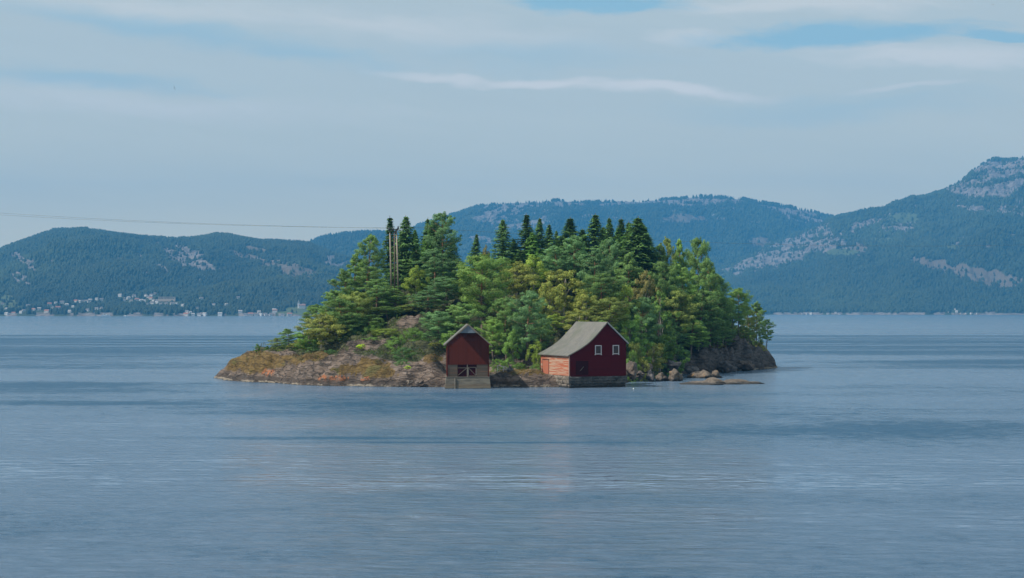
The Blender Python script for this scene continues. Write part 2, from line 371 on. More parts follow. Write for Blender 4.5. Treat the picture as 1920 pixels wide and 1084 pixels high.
def ground(x, y, detail=True):
    x = np.asarray(x, float); y = np.asarray(y, float)
    d = shore_dist(x, y) + .9*fbm(x*.35, y*.35, 5, 3) + .35*fbm(x*1.2, y*1.2, 9, 3)
    num = 0; den = 0
    for cx, cy, cz in CP:
        wgt = 1/(((x-cx)**2+(y-cy)**2)+2.5)**1.9; num = num+wgt*cz; den = den+wgt
    base = num/den
    edge = 2.2-1.2*sst(18, 30, x)
    k = np.clip(d/edge, 0, 1); k = 1-(1-k)**1.8
    land = np.minimum(base, .55+d*(1.1+1.6*sst(18, 30, x)-1.7*sst(42, 50, x)-.5*(1-sst(-44, -38, x))+.5*fbm(x*.2, y*.2, 31, 2)))*k
    z = np.where(d > 0, land, np.maximum(d*.7, -3.5))
    if detail:
        am = np.clip(d*.5, .1, 1)
        rough = (ridged(x*.16+.25*y, y*.22, 21, 4)-.55)*1.8 + fbm(x*.55, y*.8, 41, 4)*.7
        vert = (ridged(x*.42, y*.10, 61, 4)-.55)*2.2*sst(20, 27, x)
        step = (1-sst(20, 27, x))*np.abs(((x*.22-y*.35+fbm(x*.2, y*.2, 77, 3)*1.6) % 1.0)-.5)*2.0-.5
        z = z+am*(rough*(1-.5*sst(20, 27, x))+vert+step*.7)*(1-.75*flat_zone(x, y))*np.where(d > 0, 1, .3)
        # dark vertical clefts in the right-hand cliff
        z = z-1.3*sst(22, 30, x)*sst(.80, .95, ridged(x*.33, y*.05, 63, 2))*(d > 0)*np.exp(-d*.25)
    fz = flat_zone(x, y)
    z = np.where(d > 0, z*(1-fz)+np.minimum(z, 1.55)*fz, z)
    ld = (1-sst(0, 2.2, np.maximum(np.abs(x-1.6)-4.0, np.abs(y-236.5)-5)))*(1-fz)*sst(1.2, 3.0, d)
    z = z*(1-ld)+(2.15+.22*fbm(x*.5, y*.5, 91, 3))*ld
    return z
gx = np.concatenate([np.arange(-52, 56, .30)]); gy = np.concatenate([np.arange(224, 262, .28), np.arange(262, 312, .5), np.arange(312, 361, 1.2)])
GX, GY = np.meshgrid(gx, gy); GZ = ground(GX, GY)
def gz(x, y):
    i = min(max(np.searchsorted(gx, x)-1, 0), len(gx)-2); j = min(max(np.searchsorted(gy, y)-1, 0), len(gy)-2)
    fx = (x-gx[i])/(gx[i+1]-gx[i]); fy = (y-gy[j])/(gy[j+1]-gy[j])
    return float((GZ[j,i]*(1-fx)+GZ[j,i+1]*fx)*(1-fy)+(GZ[j+1,i]*(1-fx)+GZ[j+1,i+1]*fx)*fy)
def gridfaces(nr, nc):
    i = (np.arange(nr-1)[:, None]*nc+np.arange(nc-1)[None]).ravel()
    return np.stack([i, i+1, i+nc+1, i+nc], 1)
dS = shore_dist(GX, GY)
PX = CX+GX/GY*F; PY = HY+(CH-GZ)/GY*F
def ell(px, py, rx, ry, a=0.0, P=None, Q=None, seed=0, rag=.5):
    """ragged elliptical patch, evaluated at each surface point; 1 inside"""
    P = PX if P is None else P; Q = PY if Q is None else Q
    c, s = math.cos(a), math.sin(a); u = ((P-px)*c+(Q-py)*s)/rx; v = (-(P-px)*s+(Q-py)*c)/ry
    return 1-sst(.75, 1.1, np.sqrt(u*u+v*v)+rag*fbm(P*.06, Q*.11, seed+3, 4))
# ochre turf, forest floor, orange lichen painted where they really grow
ochre = np.maximum.reduce([ell(482,678,62,22,-.12,seed=1,rag=.45), ell(705,692,40,20,.2,seed=2), ell(650,694,26,9,0,seed=7), ell(590,668,26,10,0,seed=8), ell(555,672,24,9,0,seed=3), ell(810,672,20,8,0,seed=4), ell(980,696,70,5,0,seed=5), ell(1350,647,18,5,0,seed=6)])*sst(.9, 1.6, GZ)
forest = sst(2.5, 6, dS)*sst(2.6, 4.6, GZ+.8*fbm(GX*.3, GY*.3, 88, 3))
bare = np.maximum.reduce([ell(690,645,38,14,-.1,seed=11), ell(765,604,30,11,-.25,seed=12), ell(640,684,70,28,0,seed=13), ell(825,690,32,26,0,seed=14), ell(490,690,90,30,0,seed=15)])*(GY < 266)
forest = np.clip(forest*(1-bare)-ochre, 0, 1)
forest = np.maximum(forest, sst(266, 272, GY)*sst(3, 5, dS)*(GX < 20))
orange = np.maximum.reduce([ell(610,709,18,7,0,seed=21,rag=.9), ell(688,712,11,4,0,seed=22,rag=.9), ell(640,711,13,5,0,seed=23,rag=.9), ell(505,697,16,6,0,seed=24,rag=.9)])
cols = np.stack([ochre.ravel(), forest.ravel(), orange.ravel(), np.ones(GX.size)], 1)
def island_material():
    m, nt, bs, out = material('island_rock_and_turf'); g = nt.node('ShaderNodeNewGeometry'); p = g.outputs['Position']; x, y, z = nt.sep(p)
    at = nt.node('ShaderNodeVertexColor', layer_name='tone'); sp = nt.node('ShaderNodeSeparateColor'); nt.l.new(at.outputs[0], sp.inputs[0])
    n = nt.noise(p, .30, 6, .62, .5); n2 = nt.noise(p, 1.5, 5, .65); n3 = nt.noise(nt.mapping(p, (.5, .5, 2.2), (.3, .45, .3)), 1.2, 5, .6, .8)
    c = nt.mix(nt.step(n, .36, .62), (.095, .070, .055), (.185, .135, .104))
    c = nt.mix(nt.step(n3, .52, .66, 0, .75), c, (.22, .175, .15))
    c = nt.mix(nt.step(n2, .60, .70, 0, .7), c, (.30, .265, .24))
    c = nt.mix(nt.step(n3, .45, .36, 0, .8), c, (.035, .029, .028))
    c = nt.mix(nt.step(n2, .43, .34, 0, .6), c, (.07, .06, .034))
    c = nt.mix(nt.step(x, 18, 30, 0, .75), c, nt.mix(nt.step(n3, .4, .62), (.020, .020, .022), (.080, .074, .074)))
    och = nt.mix(nt.step(n2, .35, .65), (.09, .055, .014), (.17, .11, .030)); och = nt.mix(nt.step(n, .52, .66, 0, .6), och, (.08, .09, .024))
    c = nt.mix(nt.step(sp.outputs[0], .25, .6), c, och)
    fl = nt.mix(nt.step(n2, .35, .65), (.030, .035, .014), (.07, .075, .025))
    c = nt.mix(nt.step(sp.outputs[1], .3, .6), c, fl)
    c = nt.mix(nt.m('MULTIPLY', nt.step(sp.outputs[2], .3, .6), nt.step(n2, .42, .55)), c, (.34, .125, .05))
    vor = nt.node('ShaderNodeTexVoronoi', feature='DISTANCE_TO_EDGE'); wv = nt.node('ShaderNodeVectorMath', operation='ADD')
    nt.l.new(nt.mapping(p, (.42, .30, 1.0), (.2, .4, .5)), wv.inputs[0]); nt.put(wv.inputs[1], nt.noise(p, .8, 4, .6, 0, 1)); nt.l.new(wv.outputs[0], vor.inputs['Vector']); vor.inputs['Scale'].default_value = 1.0
    crack = nt.step(vor.outputs[0], 0, .055)
    keep = nt.m('MULTIPLY', nt.m('SUBTRACT', 1.0, nt.step(sp.outputs[0], .25, .6)), nt.m('SUBTRACT', 1.0, nt.step(sp.outputs[1], .3, .6)))
    c = nt.mix(nt.m('MULTIPLY', nt.m('MULTIPLY', nt.m('SUBTRACT', 1.0, crack), keep), .55), c, (.022, .018, .015))
    # pale barnacle line over a dark tidal band
    zz = nt.m('ADD', z, nt.m('MULTIPLY', nt.m('SUBTRACT', n2, .5), .7))
    c = nt.mix(nt.m('MULTIPLY', nt.step(zz, 1.15, .7), .82), c, (.045, .034, .028))
    pale = nt.m('MULTIPLY', nt.m('MULTIPLY', nt.step(zz, .02, .10), nt.step(zz, .34, .24)), nt.step(nt.noise(nt.mapping(p, (.35, .1, .1)), 1, 3, .6), .46, .56))
    c = nt.mix(nt.m('MULTIPLY', pale, .8), c, (.28, .24, .19))
    c = nt.mix(nt.step(zz, .10, .0), c, (.02, .02, .016))
    nt.put(bs.inputs['Base Color'], c); bs.inputs['Roughness'].default_value = .88
    h = nt.m('ADD', nt.m('ADD', nt.m('MULTIPLY', n3, .9), nt.m('MULTIPLY', n2, .35)), nt.m('MULTIPLY', crack, .35))
    bump(nt, bs, h, 1.0, .55)
    return m
MAT['island'] = island_material()
tag(npmesh('island_ground', np.stack([GX.ravel(), GY.ravel(), GZ.ravel()], 1), gridfaces(len(gy), len(gx)), MAT['island'], smooth=True, colors=cols), kind='structure')

# ------------------------------------------------------------------ the far shores
def hill_material():
    m, nt, bs, out = material('hillside'); g = nt.node('ShaderNodeNewGeometry'); p = g.outputs['Position']; x, y, z = nt.sep(p)
    at = nt.node('ShaderNodeVertexColor', layer_name='tone'); sp = nt.node('ShaderNodeSeparateColor'); nt.l.new(at.outputs[0], sp.inputs[0])
    n = nt.noise(p, .012, 6, .65); n2 = nt.noise(p, .06, 4, .6)
    c = nt.mix(nt.step(n, .35, .65), (.018, .030, .014), (.034, .050, .020))
    rk = nt.mix(nt.step(n2, .35, .65), (.08, .07, .066), (.20, .175, .165))
    c = nt.mix(nt.step(sp.outputs[0], .3, .6), c, rk)
    c = nt.mix(nt.step(sp.outputs[1], .3, .6), c, nt.mix(n2, (.07, .06, .045), (.15, .115, .085)))
    c = nt.mix(nt.step(sp.outputs[2], .3, .6), c, nt.mix(n2, (.04, .06, .022), (.085, .11, .04)))
    nt.put(bs.inputs['Base Color'], c); bs.inputs['Roughness'].default_value = .95
    bump(nt, bs, n2, .8, 6.0)
    return m
MAT['hill'] = hill_material()
def interp(tab, px): t = np.array(tab, float); return np.interp(px, t[:, 0], t[:, 1])
HILLS = {}
def hill(name, crest, Y0, Y1, pr, rowp=1.0, seed=0, amp=.07, power=.8, rows=200, masks=None, shore_rock=True, spur=None):
    cp = np.arange(pr[0], pr[1]+rowp, rowp)
    cy = interp(crest, cp) + 1.6*fbm(cp*.03, cp*0+seed, seed, 4) + 1.2*fbm(cp*.13, cp*0+seed, seed+9, 3)
    t = np.concatenate([np.linspace(-.02, 1, rows), np.linspace(1.03, 1.5, 12)])
    P, T = np.meshgrid(cp, t)
    yo = 1+.035*fbm(P*.006, P*0+3, seed+5, 3)
    Y = (Y0+(Y1-Y0)*T)*1.0*np.where(T < .5, yo, 1+(yo-1)*np.clip(2-2*T, 0, 1))
    Xw = (P-CX)/F*Y
    zc = (HY-cy)[None, :]/F*Y1+CH
    tt = np.clip(T, 0, 1)
    pf = tt**power*(1-.0) ; pf = .55*pf+.45*sst(0, 1, tt)
    z = zc*pf
    # spurs and gullies; faded out at the crest so that the skyline keeps its course
    fade = np.clip(tt*6, 0, 1)*np.clip((1-tt)*3.0, .06, 1)
    z = z+zc*amp*fade*(2.2*(ridged(Xw*.0022+seed, Y*.0011, seed+2, 4)-.5)+.9*fbm(Xw*.010, Y*.006, seed+4, 5))
    z = np.where(T > 1, zc*(1-(T-1)*1.7), z)
    z = np.where(T < 0, -3.0, np.maximum(z, .8*np.clip(T*40, 0, 1)-.2))
    Q = HY+(CH-z)/Y*F
    rock, clear, field = masks(P, Q, Xw, Y, z)
    if shore_rock:
        sr = (z < 7)*(z > -.5)*sst(-.25, .25, fbm(P*.05, P*0+seed, seed+30, 4)+.15)
        rock = np.maximum(rock, sr)
    c = np.stack([rock.ravel(), clear.ravel(), field.ravel(), np.ones(P.size)], 1)
    o = npmesh(name, np.stack([Xw.ravel(), Y.ravel(), z.ravel()], 1), gridfaces(len(t), len(cp)), MAT['hill'], smooth=True, colors=c)
    tag(o, kind='structure')
    HILLS[seed] = dict(cp=cp, t=t, X=Xw, Y=Y, Z=z, Q=Q, R=np.maximum.reduce([rock, clear, field]))
    return o
def streak(P, Q, a, fx, fy, seed, th=.0, w_=.15):
    c, s = math.cos(a), math.sin(a); u = P*c+Q*s; v = -P*s+Q*c
    return sst(th-w_, th+w_, fbm(u*fx*.6, v*fy, seed, 4, .55)+.10)
def masksA(P, Q, X, Y, Z):
    e = lambda *a, **k: ell(*a, P=P, Q=Q, **k)
    rock = e(348,482,56,20,.42,seed=1)*streak(P,Q,.35,.06,.30,3,-.14) 
    rock = np.maximum(rock, e(45,490,34,9,.6,seed=2)*streak(P,Q,.5,.1,.3,4)); rock = np.maximum(rock, e(38,522,20,9,.5,seed=3)*streak(P,Q,.5,.1,.3,5))
    rock = np.maximum(rock, e(640,500,28,40,-.3,seed=4)*streak(P,Q,-.4,.08,.3,6)); rock = np.maximum(rock, e(300,500,14,4,.4,seed=41))
    rock = np.maximum(rock, .8*(fbm(P*.08, Q*.2, 55, 4) > .42)*(Q > 470)*(Q < 560))
    clear = np.maximum(e(470,484,48,7,.30,seed=5,rag=.5), e(550,508,54,14,.22,seed=6,rag=.5)); clear = np.maximum(clear, e(480,466,22,4,.15,seed=7))
    field = np.maximum(e(12,567,24,13,.25,seed=8,rag=.2), e(560,582,40,8,-.1,seed=9,rag=.3)); field = np.maximum(field, e(25,577,22,6,0,seed=10,rag=.2)*1.0)
    return rock, clear, field
def masksC(P, Q, X, Y, Z):
    e = lambda *a, **k: ell(*a, P=P, Q=Q, **k)
    rock = e(940,394,50,17,-.2,seed=11)*streak(P,Q,-.35,.06,.28,12,-.12)
    rock = np.maximum(rock, e(1110,381,190,6,-.02,seed=12)*streak(P,Q,0,.03,.3,13,-.1)); rock = np.maximum(rock, e(1300,378,110,8,0,seed=13)*streak(P,Q,0,.05,.3,14,.05))
    rock = np.maximum(rock, e(1490,402,60,14,.2,seed=14)*streak(P,Q,.2,.06,.3,15,.05)); rock = np.maximum(rock, e(960,420,70,14,.0,seed=15)*streak(P,Q,-.1,.05,.3,16,.12))
    rock = np.maximum(rock, e(910,450,30,8,.1,seed=16)*streak(P,Q,0,.05,.3,17,.0))
    rock = np.maximum(rock, .8*(fbm(P*.05, Q*.2, 155, 4) > .36)*(Q < 420))
    clear = np.maximum(e(1285,410,45,9,.05,seed=17,rag=1.1), e(1420,455,26,11,.1,seed=18,rag=1.0))
    return rock, clear, np.zeros_like(rock)
def masksD(P, Q, X, Y, Z):
    e = lambda *a, **k: ell(*a, P=P, Q=Q, **k)
    rock = e(1460,473,125,28,-.30,seed=21,rag=.35)*streak(P,Q,-.12,.035,.30,22,-.26)
    rock = np.maximum(rock, e(1560,460,60,14,-.1,seed=22)*streak(P,Q,-.05,.04,.26,23,-.05)); rock = np.maximum(rock, e(1680,425,40,9,0,seed=23)*streak(P,Q,0,.05,.3,24,-.1))
    rock = np.maximum(rock, e(1870,330,95,38,.0,seed=24,rag=.6)*streak(P,Q,-.1,.04,.22,25,-.10)); rock = np.maximum(rock, e(1820,358,60,10,.15,seed=25)*streak(P,Q,.2,.05,.3,26,-.05))
    rock = np.maximum(rock, e(1640,412,60,10,-.3,seed=26)*streak(P,Q,-.3,.05,.3,27,.12)); rock = np.maximum(rock, e(1850,395,80,12,0,seed=27)*streak(P,Q,0,.05,.3,28,.2))
    rock = np.maximum(rock, e(1530,428,26,10,-.3,seed=28)); rock = np.maximum(rock, .8*(fbm(P*.06, Q*.2, 255, 4) > .46)*(Q < 480))
    clear = np.maximum(e(1760,497,60,10,.18,seed=29,rag=.8), e(1850,520,72,14,.22,seed=30,rag=.8)); clear = np.maximum(clear, e(1612,468,14,12,0,seed=31))
    field = np.maximum(e(1690,408,34,9,0,seed=32,rag=.5), e(1580,474,34,8,.0,seed=33,rag=.5)); field = np.maximum(field, e(1790,463,22,4,.1,seed=34)); field = np.maximum(field, .6*e(1660,450,30,6,0,seed=35))
    return rock, clear, field
crestA = [(-700,560),(-300,520),(-60,485),(0,470),(30,458),(60,447),(100,434),(135,431),(160,430),(185,437),(215,441),(260,447),(300,449),(330,451),(370,448),(405,443),(425,442),(450,447),(490,453),(540,455),(580,458),(640,480),(700,500),(800,530),(900,560),(1000,580)]
crestB = [(350,560),(450,500),(560,465),(590,452),(620,442),(660,438),(700,435),(760,437),(820,450),(900,500),(1000,560)]
crestC = [(560,560),(640,520),(720,460),(780,425),(830,411),(860,399),(900,386),(940,382),(1000,380),(1060,378),(1130,378),(1200,378),(1250,374),(1300,371),(1350,371),(1400,376),(1450,383),(1500,393),(1550,404),(1620,420),(1750,450),(1900,480)]
crestD = [(1050,588),(1150,575),(1250,540),(1340,505),(1380,490),(1420,470),(1460,452),(1500,438),(1530,428),(1550,415),(1570,408),(1620,399),(1660,391),(1700,377),(1740,366),(1765,358),(1785,349),(1805,337),(1824,321),(1843,307),(1862,300),(1885,302),(1905,300),(1920,296),(1960,288),(2050,282),(2200,300),(2500,340),(2900,450)]
hill('hills', crestA, 3350, 4900, (-700, 1000), 1.3, 1, .11, .75, 190, masksA)
hill('distant_hills', crestB, 4300, 6300, (350, 1000), 2.0, 2, .05, .8, 120, lambda P,Q,X,Y,Z: (np.zeros_like(P),)*3, False)
hill('mountain', crestC, 5400, 7300, (560, 1900), 1.6, 3, .085, .7, 200, masksC, False)
hill('mountainside', crestD, 4450, 6600, (1050, 2900), 1.4, 4, .12, .75, 240, masksD)
def on_hill(k, px, py):
    """world point where the hillside k shows at this place"""
    h = HILLS[k]; i = int(np.argmin(np.abs(h['cp']-px))); q = h['Q'][:, i]
    j = int(np.argmax((q <= py) & (h['t'] >= 0)))
    return Vector((h['X'][j, i], h['Y'][j, i], h['Z'][j, i]))

def forest_material():
    m, nt, bs, out = material('far_forest_crowns'); at = nt.node('ShaderNodeVertexColor', layer_name='tone')
    nt.l.new(at.outputs[0], bs.inputs['Base Color']); bs.inputs['Roughness'].default_value = .95
    return m
MAT['far_forest'] = forest_material()
def far_forest(k, n, pr, hs, seed, avoid=()):
    hs = hs*.82; n = int(n*1.15)
    """conifers and round crowns scattered over a hillside, one mass"""
    rg = np.random.default_rng(seed); h = HILLS[k]; cp, t = h['cp'], h['t']
    P = rg.uniform(pr[0], pr[1], n*2); T = rg.uniform(0.004, 1.01, n*2)
    i = np.clip(np.searchsorted(cp, P)-1, 0, len(cp)-2); fi = (P-cp[i])/(cp[1]-cp[0]); j = np.clip(np.searchsorted(t, T)-1, 0, len(t)-2); fj = (T-t[j])/(t[j+1]-t[j])
    def s(a): return (a[j,i]*(1-fi)+a[j,i+1]*fi)*(1-fj)+(a[j+1,i]*(1-fi)+a[j+1,i+1]*fi)*fj
    x, y, z, rk, q = s(h['X']), s(h['Y']), s(h['Z']), s(h['R']), s(h['Q'])
    ok = ((rk < .35) | ((rg.random(n*2) < .10) & (rk < .99)) | (rg.random(n*2) < .05)) & (z > 3)
    for ax, ay in avoid: ok &= ~((np.abs(P-ax) < 7.5) & (q > ay-1.5) & (q < ay+5))
    sel = np.nonzero(ok)[0][:n]; x, y, z = x[sel], y[sel], z[sel]; n = len(sel)
    dens = fbm(x*.006, y*.003, seed, 4)
    H = rg.uniform(.6, 1.25, n)*hs*(1+.35*dens); conif = rg.random(n) < .62+.5*dens; rad = np.where(conif, H*.24, H*.42)
    N = 5; th = np.linspace(0, 2*math.pi, N, endpoint=False)[None]+rg.uniform(0, 6, n)[:, None]
    j1 = rg.uniform(.7, 1.25, (n, N)); j2 = rg.uniform(.6, 1.2, (n, N))
    r1 = rad[:, None]*j1; r2 = rad[:, None]*j2*np.where(conif, .55, .85)[:, None]
    z1 = z[:, None]+H[:, None]*.12*j2-1; z2 = z[:, None]+H[:, None]*np.where(conif, .5, .72)[:, None]*(.9+.2*(j1-1))
    ring1 = np.stack([x[:, None]+r1*np.cos(th), y[:, None]+r1*np.sin(th), z1], 2); ring2 = np.stack([x[:, None]+r2*np.cos(th+.5), y[:, None]+r2*np.sin(th+.5), z2], 2)
    top = np.stack([x, y, z+H], 1)[:, None]
    v = np.concatenate([ring1, ring2, top], 1).reshape(-1, 3); b = (np.arange(n)*(2*N+1))[:, None]
    fs = []
    for a in range(N):
        a2 = (a+1) % N
        fs += [b+np.array([[a, a2, N+a]]), b+np.array([[a2, N+a2, N+a]]), b+np.array([[N+a, N+a2, 2*N]])]
    f = np.concatenate(fs, 0)
    g = rg.random(n); warm = np.clip(.5+.9*fbm(x*.004, y*.002, seed+8, 3), 0, 1)
    base = np.stack([.012+.010*g+.016*warm+.005*(~conif), .024+.014*g+.016*warm+.008*(~conif), .014+.008*g], 1)
    base = base*(1+.55*fbm(x*.0025+9, y*.0012, seed+50, 4))[:, None]*(1+.12*(x*0))[:, None]
    c = np.repeat(base, 2*N+1, 0)
    o = npmesh('far_forest', v, f, MAT['far_forest'], colors=c); tag(o, 'conifer and birch forest covering the far hillside', 'forest', kind='stuff')
    return o

# ------------------------------------------------------------------ houses on the far shore
def house_protos():
    P = []
    for i, (L, Wd, Hh, Rh, wc, rc) in enumerate([(11,8,4.2,2.6,(.78,.76,.72),(.16,.14,.14)), (13,8,4.6,3.0,(.74,.70,.62),(.30,.13,.09)), (9,7,4.0,2.8,(.70,.62,.50),(.12,.12,.13)),
                                              (10,8,5.2,2.4,(.80,.79,.76),(.36,.34,.33)), (12,7,3.4,2.4,(.34,.10,.07),(.22,.20,.19)), (14,9,5.6,3.0,(.80,.78,.74),(.24,.13,.10))]):
        wm = plain('house_wall_paint', tuple(q*.72 for q in wc), .7, .05, .3); rm = plain('house_roof_tile', rc, .8, .15, .4); gm = MAT['glass']
        a = MB(); a.prism_y([(-L/2, -1.5), (L/2, -1.5), (L/2, Hh), (-L/2, Hh)], -Wd/2, Wd/2)
        g = MB()
        for s in (-1, 1):      # the gable triangles
            g.add([(s*L/2,-Wd/2,Hh),(s*L/2,Wd/2,Hh),(s*L/2,0,Hh+Rh)], [(0,1,2)])
        a.add(g.v, g.f)
        r = MB()
        for s in (-1, 1):
            e = .5; x0, x1 = -L/2-.5, L/2+.5; yo = s*(Wd/2+e); zo = Hh-e*Rh/(Wd/2)
            vs = [(x0,yo,zo),(x1,yo,zo),(x1,0,Hh+Rh),(x0,0,Hh+Rh)]; vs += [(p[0],p[1],p[2]+.35) for p in vs]
            r.add(vs, [(3,2,1,0),(4,5,6,7),(0,1,5,4),(1,2,6,5),(2,3,7,6),(3,0,4,7)])
        win = MB()
        for s in (-1, 1):
            for k in range(3): win.box(-L/2+L*(k+.5)/3-.7, -L/2+L*(k+.5)/3+.7, s*Wd/2-.06 if s > 0 else -Wd/2-.06, Wd/2+.06 if s > 0 else -Wd/2+.06, Hh*.45, Hh*.8)
        P.append((a, wm, r, rm, win, gm))
    out = []
    for a, wm, r, rm, win, gm in P:
        me = [npmesh(nm, b.v, b.f, mt, link=False) for nm, b, mt in (('wall', a, wm), ('roof', r, rm), ('windows', win, gm))]
        out.append(me)
    return out
HP = house_protos(); AVOID = {1: [], 4: []}
rng = random.Random(4)
def house(hk, px, py, proto, label, group=None, s=1.0, cat='house', name='house'):
    p = on_hill(hk, px, py); e = empty(name, (p.x, p.y, p.z), rng.uniform(-.6, .6), label, cat, group); e.scale = (s*.74, s*.74, s*.74)
    for m in HP[proto][:2]:
        c = m.copy(); col.objects.link(c); c.parent = e
    AVOID[hk].append((px, py)); return e
ORD = ['leftmost', 'second from the left', 'third from the left', 'fourth from the left', 'fifth from the left', 'sixth from the left', 'seventh from the left', 'eighth from the left']
def row_labels(pts, what):
    pts = sorted(pts); n = len(pts)
    for k, p in enumerate(pts):
        o = 'rightmost' if k == n-1 else ('left one' if n == 2 else ORD[k])
        yield p, o+' of the '+what
for pts, what, grp in [
    ([(4,572),(12,581),(12.5,591),(26,590),(40,588)], 'white houses around the green field at far left', 'houses by the green field'),
    ([(45,584),(53,575),(63,583),(74,582)], 'pale houses just right of the green field', 'houses right of the green field'),
    ([(93,573),(99,579),(105,571),(109,580),(117,569),(88,586)], 'pale houses in the leftmost cluster on the slope', 'houses of the left cluster'),
    ([(126,575),(131,586),(137,577),(143,568),(149,568)], 'pale houses in the second cluster on the slope', 'houses of the second cluster'),
    ([(156,567),(163,567),(170,568),(181,563),(190,564)], 'pale houses in a row along the dark wood', 'houses of the upper row'),
    ([(182,581),(190,580),(165,584)], 'pale houses between that wood and the rocky shore', 'houses below the upper row'),
    ([(226,557),(234,567),(241,562),(246,566)], 'pale houses just left of the dense hillside cluster', 'houses left of the dense cluster'),
    ([(252,557),(257,565),(264,566),(271,566),(274,556)], 'white houses left of the long beige building', 'houses in the dense cluster, left half'),
    ([(279,560),(284,555),(291,554),(283,562),(288,566),(296,566)], 'white houses touching the long beige building', 'houses in the dense cluster, right half'),
    ([(278,572),(286,571),(294,571),(302,572),(311,572)], 'pale houses in the row below the beige building', 'houses below the beige building'),
    ([(323,572),(331,572),(343,576)], 'pale houses right of the row below the beige building', 'houses right of the row'),
    ([(350,587),(357,588),(370,580),(378,562),(401,573)], 'pale houses in the wood right of the beige building', 'houses scattered in the wood'),
    ([(424,573),(446,561)], 'two small houses high above the waterfront sheds', 'houses above the sheds'),
    ([(349,594),(362,594),(374,594),(384,594)], 'low boathouses at the waterline left of the cream house', 'boathouses at the waterline'),
    ([(450,589),(461,592),(470,593),(481,592)], 'low white sheds on the left half of the quay', 'sheds of the left quay'),
    ([(489,592),(498,594),(508,594),(486,588)], 'low white sheds on the right half of the quay', 'sheds of the right quay'),
    ([(514,585),(530,593),(543,594)], 'pale buildings between the quay and the white church', 'buildings before the church')]:
    for (a, b), lab in row_labels(pts, what): house(1, a, b, rng.choice([0,0,3,3,2,0,1]), lab, grp, rng.uniform(.75, 1.1))
house(1, 413, 592, 3, 'square cream house alone at the waterline left of the quay row', s=1.15)
house(1, 516, 587, 5, 'taller white house standing above the right end of the quay row', s=1.0)
for pts, what, grp in [
    ([(1505,591),(1513,590),(1521,590)], 'pale cabins at the right far shore, left group', 'cabins of the left group'),
    ([(1553,591),(1566,589),(1574,590)], 'pale cabins at the right far shore, middle group', 'cabins of the middle group'),
    ([(1778,588),(1786,589),(1794,588),(1802,590),(1811,589),(1822,590),(1832,590),(1790,582)], 'pale cabins on bare shore below the right mountain', 'cabins below the right mountain')]:
    for (a, b), lab in row_labels(pts, what): house(4, a, b, rng.choice([0,2,3]), lab, grp, rng.uniform(.7, .95))
# the church, the long building
p = on_hill(1, 566, 578); ch = empty('church', tuple(p), .2, 'small white church with a pointed steeple on the green field', 'church'); AVOID[1] += [(566,578),(572,578)]
for m in HP[5][:2]: c = m.copy(); col.objects.link(c); c.parent = ch
b = MB(); b.box(-9.2,-5.0,-2.1,2.1,-1,10.5); b.build('tower', MAT['white_paint'], ch)
b = MB(); b.add([(-9.4,-2.3,10.5),(-4.8,-2.3,10.5),(-4.8,2.3,10.5),(-9.4,2.3,10.5),(-7.1,0,18)], [(3,2,1,0),(0,1,4),(1,2,4),(2,3,4),(3,0,4)]); b.build('spire', plain('spire_copper', (.22,.24,.25)), ch)
p = on_hill(1, 314, 565); lb = empty('long_building', tuple(p), .05, 'long beige building with a flat roof on the far hillside', 'building'); AVOID[1] += [(x, 565) for x in range(292, 340, 6)]
b = MB(); b.box(-18,18,-9,9,-3,6.5); b.build('wall', plain('beige_render', (.52,.42,.33), .8, .06, .2), lb)
b = MB(); b.box(-18.6,18.6,-9.6,9.6,6.503,7.2); b.build('roof', plain('felt_roof', (.36,.33,.30), .8, .1, .2), lb)
b = MB()
for k in range(10): b.box(-16.5+k*3.3, -14.6+k*3.3, -9.05, -8.9, 2.8, 4.6)
b.build('window_band', MAT['glass'], lb)
# a ferry-sized motorboat moored at the left shore
def boat(px, py_, Y, L, label, rz):
    v = W(px, HY, Y); e = empty('motorboat', (v.x, Y, 0), rz, label, 'boat')
    n = 9; vs = []; fs = []
    for i in range(n):
        t = i/(n-1); x = (t-.5)*L; hw = L*.15*math.sqrt(max(0, 1-max(0, (t-.45)/.55)**2.2))+.02; z = L*.12+L*.05*t*t
        vs += [(x,-hw*.55,-.5),(x,-hw,z),(x,hw,z),(x,hw*.55,-.5)]
    for i in range(n-1):
        for k in range(4): fs.append((i*4+k, i*4+(k+1)%4, i*4+4+(k+1)%4, i*4+4+k))
    fs += [(3,2,1,0), tuple(4*(n-1)+k for k in range(4))]
    npmesh('hull', vs, fs, MAT['white_paint'], e)
    b = MB(); b.add([(-L*.32,-L*.10,L*.12),(L*.18,-L*.10,L*.14),(L*.18,L*.10,L*.14),(-L*.32,L*.10,L*.12),(-L*.30,-L*.085,L*.27),(L*.06,-L*.085,L*.27),(L*.06,L*.085,L*.27),(-L*.30,L*.085,L*.27)],
          [(0,3,2,1),(4,5,6,7),(0,1,5,4),(1,2,6,5),(2,3,7,6),(3,0,4,7)]); cb = b.build('cabin', MAT['white_paint'], e)
    b = MB(); b.box(-L*.25, L*.02, -L*.1005, L*.1005, L*.19, L*.24); b.build('cabin_window', MAT['glass'], cb)
boat(198, 596, 3285, 17, 'white motorboat lying close under the left far shore', .25)
boat(235, 596, 3290, 8, 'small white motorboat right of the larger one at the left far shore', -.3)

far_forest(1, 52000, (-120, 760), 12, 3, AVOID[1])
far_forest(2, 8000, (540, 900), 14, 5)
far_forest(3, 30000, (760, 1640), 15, 7)
far_forest(4, 60000, (1290, 2030), 13, 9, AVOID[4])

